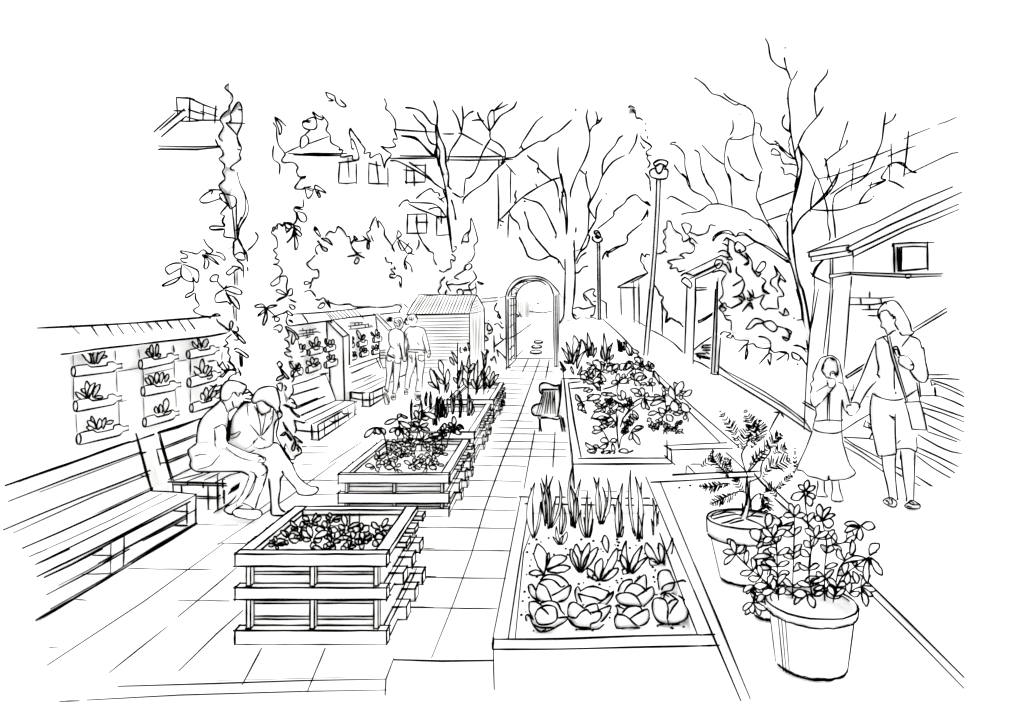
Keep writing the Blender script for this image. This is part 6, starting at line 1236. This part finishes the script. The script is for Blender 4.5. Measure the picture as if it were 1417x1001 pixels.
def sprig(m, key, stem, f, n, ln, wd, side0=1, tip=4, w=1.6, taper=.8):
    """a stem with paired leaves and a tuft at its tip"""
    for pts, pen in S(key, stem):
        d = dense(pts, 6); L = [0]
        for a, b in zip(d, d[1:]): L.append(L[-1]+math.hypot(b[0]-a[0], b[1]-a[1]))
        m.px(pts, f, w*1.05, 4); s = CR[key][2]; ln_, wd_ = ln/s, wd/s
        for k in range(n):
            t = L[-1]*(.12+.8*k/max(1, n)); j = max(q for q in range(len(L)) if L[q] <= t); j = min(j, len(d)-2)
            x, y = d[j]; ax, ay = d[j+1][0]-x, d[j+1][1]-y; a = math.atan2(ay, ax)
            for sd in ((1, -1) if k % 2 == 0 else (-1, 1))[:2 if random.random() < .75 else 1]:
                b = a+sd*random.uniform(.6, 1.25); q = ln_*random.uniform(.75, 1.15)
                m.leaf(x, y, x+math.cos(b)*q, y+math.sin(b)*q, wd_*random.uniform(.8, 1.2), f, w)
        x, y = d[-1]; a = math.atan2(y-d[-2][1], x-d[-2][0])
        for k in range(tip):
            b = a+(k-(tip-1)/2)*1.0+random.uniform(-.2, .2); q = ln_*random.uniform(.85, 1.2)
            m.leaf(x, y, x+math.cos(b)*q, y+math.sin(b)*q, wd_, f, w)
t = T('potted_shrub', 'bushy many-stemmed shrub with oval leaves growing in the large front pot', 'shrub')
k = 0
for stem, n, tip in (("405,590 400,480 395,330 380,290", 5, 4), ("470,610 475,420 480,260 480,190", 6, 4), ("550,480 560,340 545,220 535,150 530,75", 3, 0), ("575,600 550,480 555,380 580,290", 4, 3),
  ("625,600 625,440 635,330 620,240 612,200", 5, 0), ("400,560 330,490 260,430 200,370", 5, 4), ("665,600 690,450 720,400", 3, 3), ("640,330 690,320 755,300 795,235", 2, 0), ("665,600 700,490 770,430 840,380", 4, 0),
  ("740,560 770,535 800,525", 1, 2), ("290,520 285,600", 2, 3), ("350,560 300,545 290,600", 1, 2), ("600,260 640,270 690,320 720,310", 0, 1)):
    m = t.part('stem', 'leaf'); k += 1; f = wavyY(Yp1-.02+.04*(k % 3), .06, k*1.3, 30, 40)
    sprig(m, 'C7', stem, f, n, 62, 28, tip=tip, w=1.5)
m = t.part('foliage', 'leaf'); f = wavyY(Yp1-.1, .04, 2, 30, 40)
m.leaves('C7', "530,75,465,105,40 530,70,500,40,24 532,70,545,15,26 535,70,580,45,24 540,80,580,100,32 535,90,560,140,34 612,200,600,130,34 615,205,655,145,24 620,208,675,180,22 615,215,668,225,48 610,210,580,190,30 795,235,720,225,28 795,240,720,265,26 800,232,865,240,42 795,240,795,305,32 755,300,750,375,30 840,375,885,320,44 845,385,900,470,34 835,385,830,510,30 840,390,870,430,26 820,390,705,420,24 760,450,780,510,28 740,455,730,515,30 800,525,855,570,24 800,530,825,620,30 600,480,530,500,30 560,510,630,480,24 570,540,620,520,22 575,570,620,550,22 540,560,480,610,26 470,560,540,560,40 545,560,575,625,34", f, 1.8)
t2 = T('leafy_sapling', 'broad-leaved low plant between the two larger pots', 'plant'); m = t2.part('foliage', 'leaf')
m.leaves('C7', "310,310,275,250,56 320,300,345,240,40 350,240,365,175,40 380,250,470,240,30 390,280,440,250,30 360,270,400,310,36 200,320,160,300,30 215,370,245,325,34 300,340,330,310,22 400,345,330,360,30 390,400,320,385,30 390,400,320,410,24 270,400,370,380,28 280,430,370,440,24 430,230,480,215,16", atY(Yp1+.25), 1.8); m2 = t2.part('stem', 'leaf'); m2.st('C7', "315,320 300,400 310,480;370,310 365,400 350,470", atY(Yp1+.27), 1.6)
# feathery shrub in the back pot
t = T('feathery_shrub', 'feathery fern-like shrub in the rolled-rim pot, trunk bare below', 'shrub'); f = wavyY(Yp2, .05, 1, 25, 35)
m = t.part('trunk', 'wood'); m.blob('C6', "632,770 665,640 672,495 690,560 690,700 665,785 640,785", f, k=.9, w=0, smooth=1, res=26); s = m.hit(f)
m.st('C6', "672,490 660,580 662,660 645,740 625,775;690,520 685,620 690,680 670,780;672,520 675,600 665,700;635,680 640,740 625,765;480,825 540,810 590,790 635,785;545,825 600,810 650,798;660,785 700,770 780,778;660,790 740,820 790,850;690,770 780,710", s, 1.8)
m.st('C6', "405,775 470,760 520,745 590,752;410,800 500,775 600,760 635,772", f, 1.6)
br = t.part('branch', 'wood')
br.st('C6', "672,495 640,400 632,340 665,280 690,200;670,465 760,330 790,320 785,230;675,470 720,420 790,330;675,540 760,500 765,440 780,390 830,320 800,250;670,470 600,400 520,330;540,500 500,450 440,385 430,310;660,610 620,600 560,620 480,660 420,690;545,545 490,550 430,570 350,565;700,720 700,660 760,615 820,680;820,190 860,110 900,45;690,680 705,750", f, 1.6)
def comb(m, key, spine, f, n, ln, w=1.6, lean=.9):
    for pts, pen in S(key, spine):
        d = dense(pts, 8); s = CR[key][2]
        for k in range(n):
            j = int((k+.5)/n*(len(d)-1)); x, y = d[j]; x2, y2 = d[min(j+1, len(d)-1)]; a = math.atan2(y2-y, x2-x)
            e = math.sin(math.pi*(k+.8)/(n+.6))
            for sd in (1, -1):
                b = a+sd*lean+random.uniform(-.15, .15); q = 1.35*ln/s*e*random.uniform(.6, 1.1)
                m.px([(x, y), (x+math.cos(b)*q*.6, y+math.sin(b)*q*.6), (x+math.cos(b)*q, y+math.sin(b)*q)], f, w, 2)
fo = t.part('foliage', 'leaf')
for sp, n, ln in (("610,300 580,200 540,130 480,45", 10, 42), ("700,300 720,200 700,140 655,35", 13, 52), ("640,310 650,240 670,180", 6, 55), ("720,280 760,200 755,105", 9, 45), ("800,320 850,250 905,205", 8, 50), ("850,340 900,310 940,295", 5, 40), ("780,500 830,430 900,400 965,380", 10, 60), ("690,420 740,370 790,325", 7, 50),
  ("540,500 480,420 425,320", 9, 55), ("350,430 400,390 440,370", 5, 40), ("550,550 480,560 420,570 335,565", 12, 38), ("640,600 600,540 590,515", 6, 40), ("600,610 540,640 480,660 415,690", 9, 45), ("760,620 800,680 800,740", 9, 55), ("870,640 840,590 800,580", 6, 42), ("860,600 930,530 1000,460", 9, 26), ("900,50 880,90", 4, 35), ("1005,460 1000,400 1000,300", 7, 16), ("560,470 540,420 520,370", 6, 40), ("880,790 890,760", 3, 30)):
    comb(fo, 'C6', sp, f, int(n*1.5), ln, 1.4)
# ================================================================ camera, light, world
finish()
sc_ = bpy.context.scene
cam = bpy.data.cameras.new('camera'); co = bpy.data.objects.new('camera', cam); sc_.collection.objects.link(co)
co.location = CAM; co.rotation_euler = (math.radians(90), 0, 0)
cam.sensor_width = 36; cam.lens = 36*F/1417; cam.shift_x = (708.5-PX0)/1417; cam.shift_y = (PY0-500.5)/1417
cam.clip_start = .05; cam.clip_end = 3000; sc_.camera = co
sc_.render.resolution_x = 1024; sc_.render.resolution_y = 723
w = bpy.data.worlds.new('World'); sc_.world = w; w.use_nodes = True
nt = w.node_tree; bg = nt.nodes['Background']; sky = nt.nodes.new('ShaderNodeTexSky')
sky.sky_type = 'NISHITA'; sky.sun_disc = False; sky.sun_elevation = math.radians(40); sky.sun_rotation = math.radians(145)
sky.dust_density = 5; sky.air_density = 1.0; sky.ozone_density = 0
# a bright overcast: the clear sky almost wholly veiled by even white cloud
mx = nt.nodes.new('ShaderNodeMix'); mx.data_type = 'RGBA'; mx.inputs['Factor'].default_value = .985
nt.links.new(sky.outputs['Color'], mx.inputs['A']); mx.inputs['B'].default_value = (1, 1, 1, 1)
nt.links.new(mx.outputs['Result'], bg.inputs['Color']); bg.inputs['Strength'].default_value = 1.0
sun = bpy.data.lights.new('sun', 'SUN'); sun.energy = 1.0; sun.angle = math.radians(90); sun.color = (1, .98, .95)
so = bpy.data.objects.new('sun', sun); sc_.collection.objects.link(so)
so.rotation_euler = (math.radians(50), 0, math.radians(35))
sc_.view_settings.view_transform = 'Standard'; sc_.view_settings.look = 'None'
sc_.view_settings.exposure = .57; sc_.view_settings.gamma = 1
sc_.cycles.max_bounces = 16; sc_.cycles.diffuse_bounces = 12
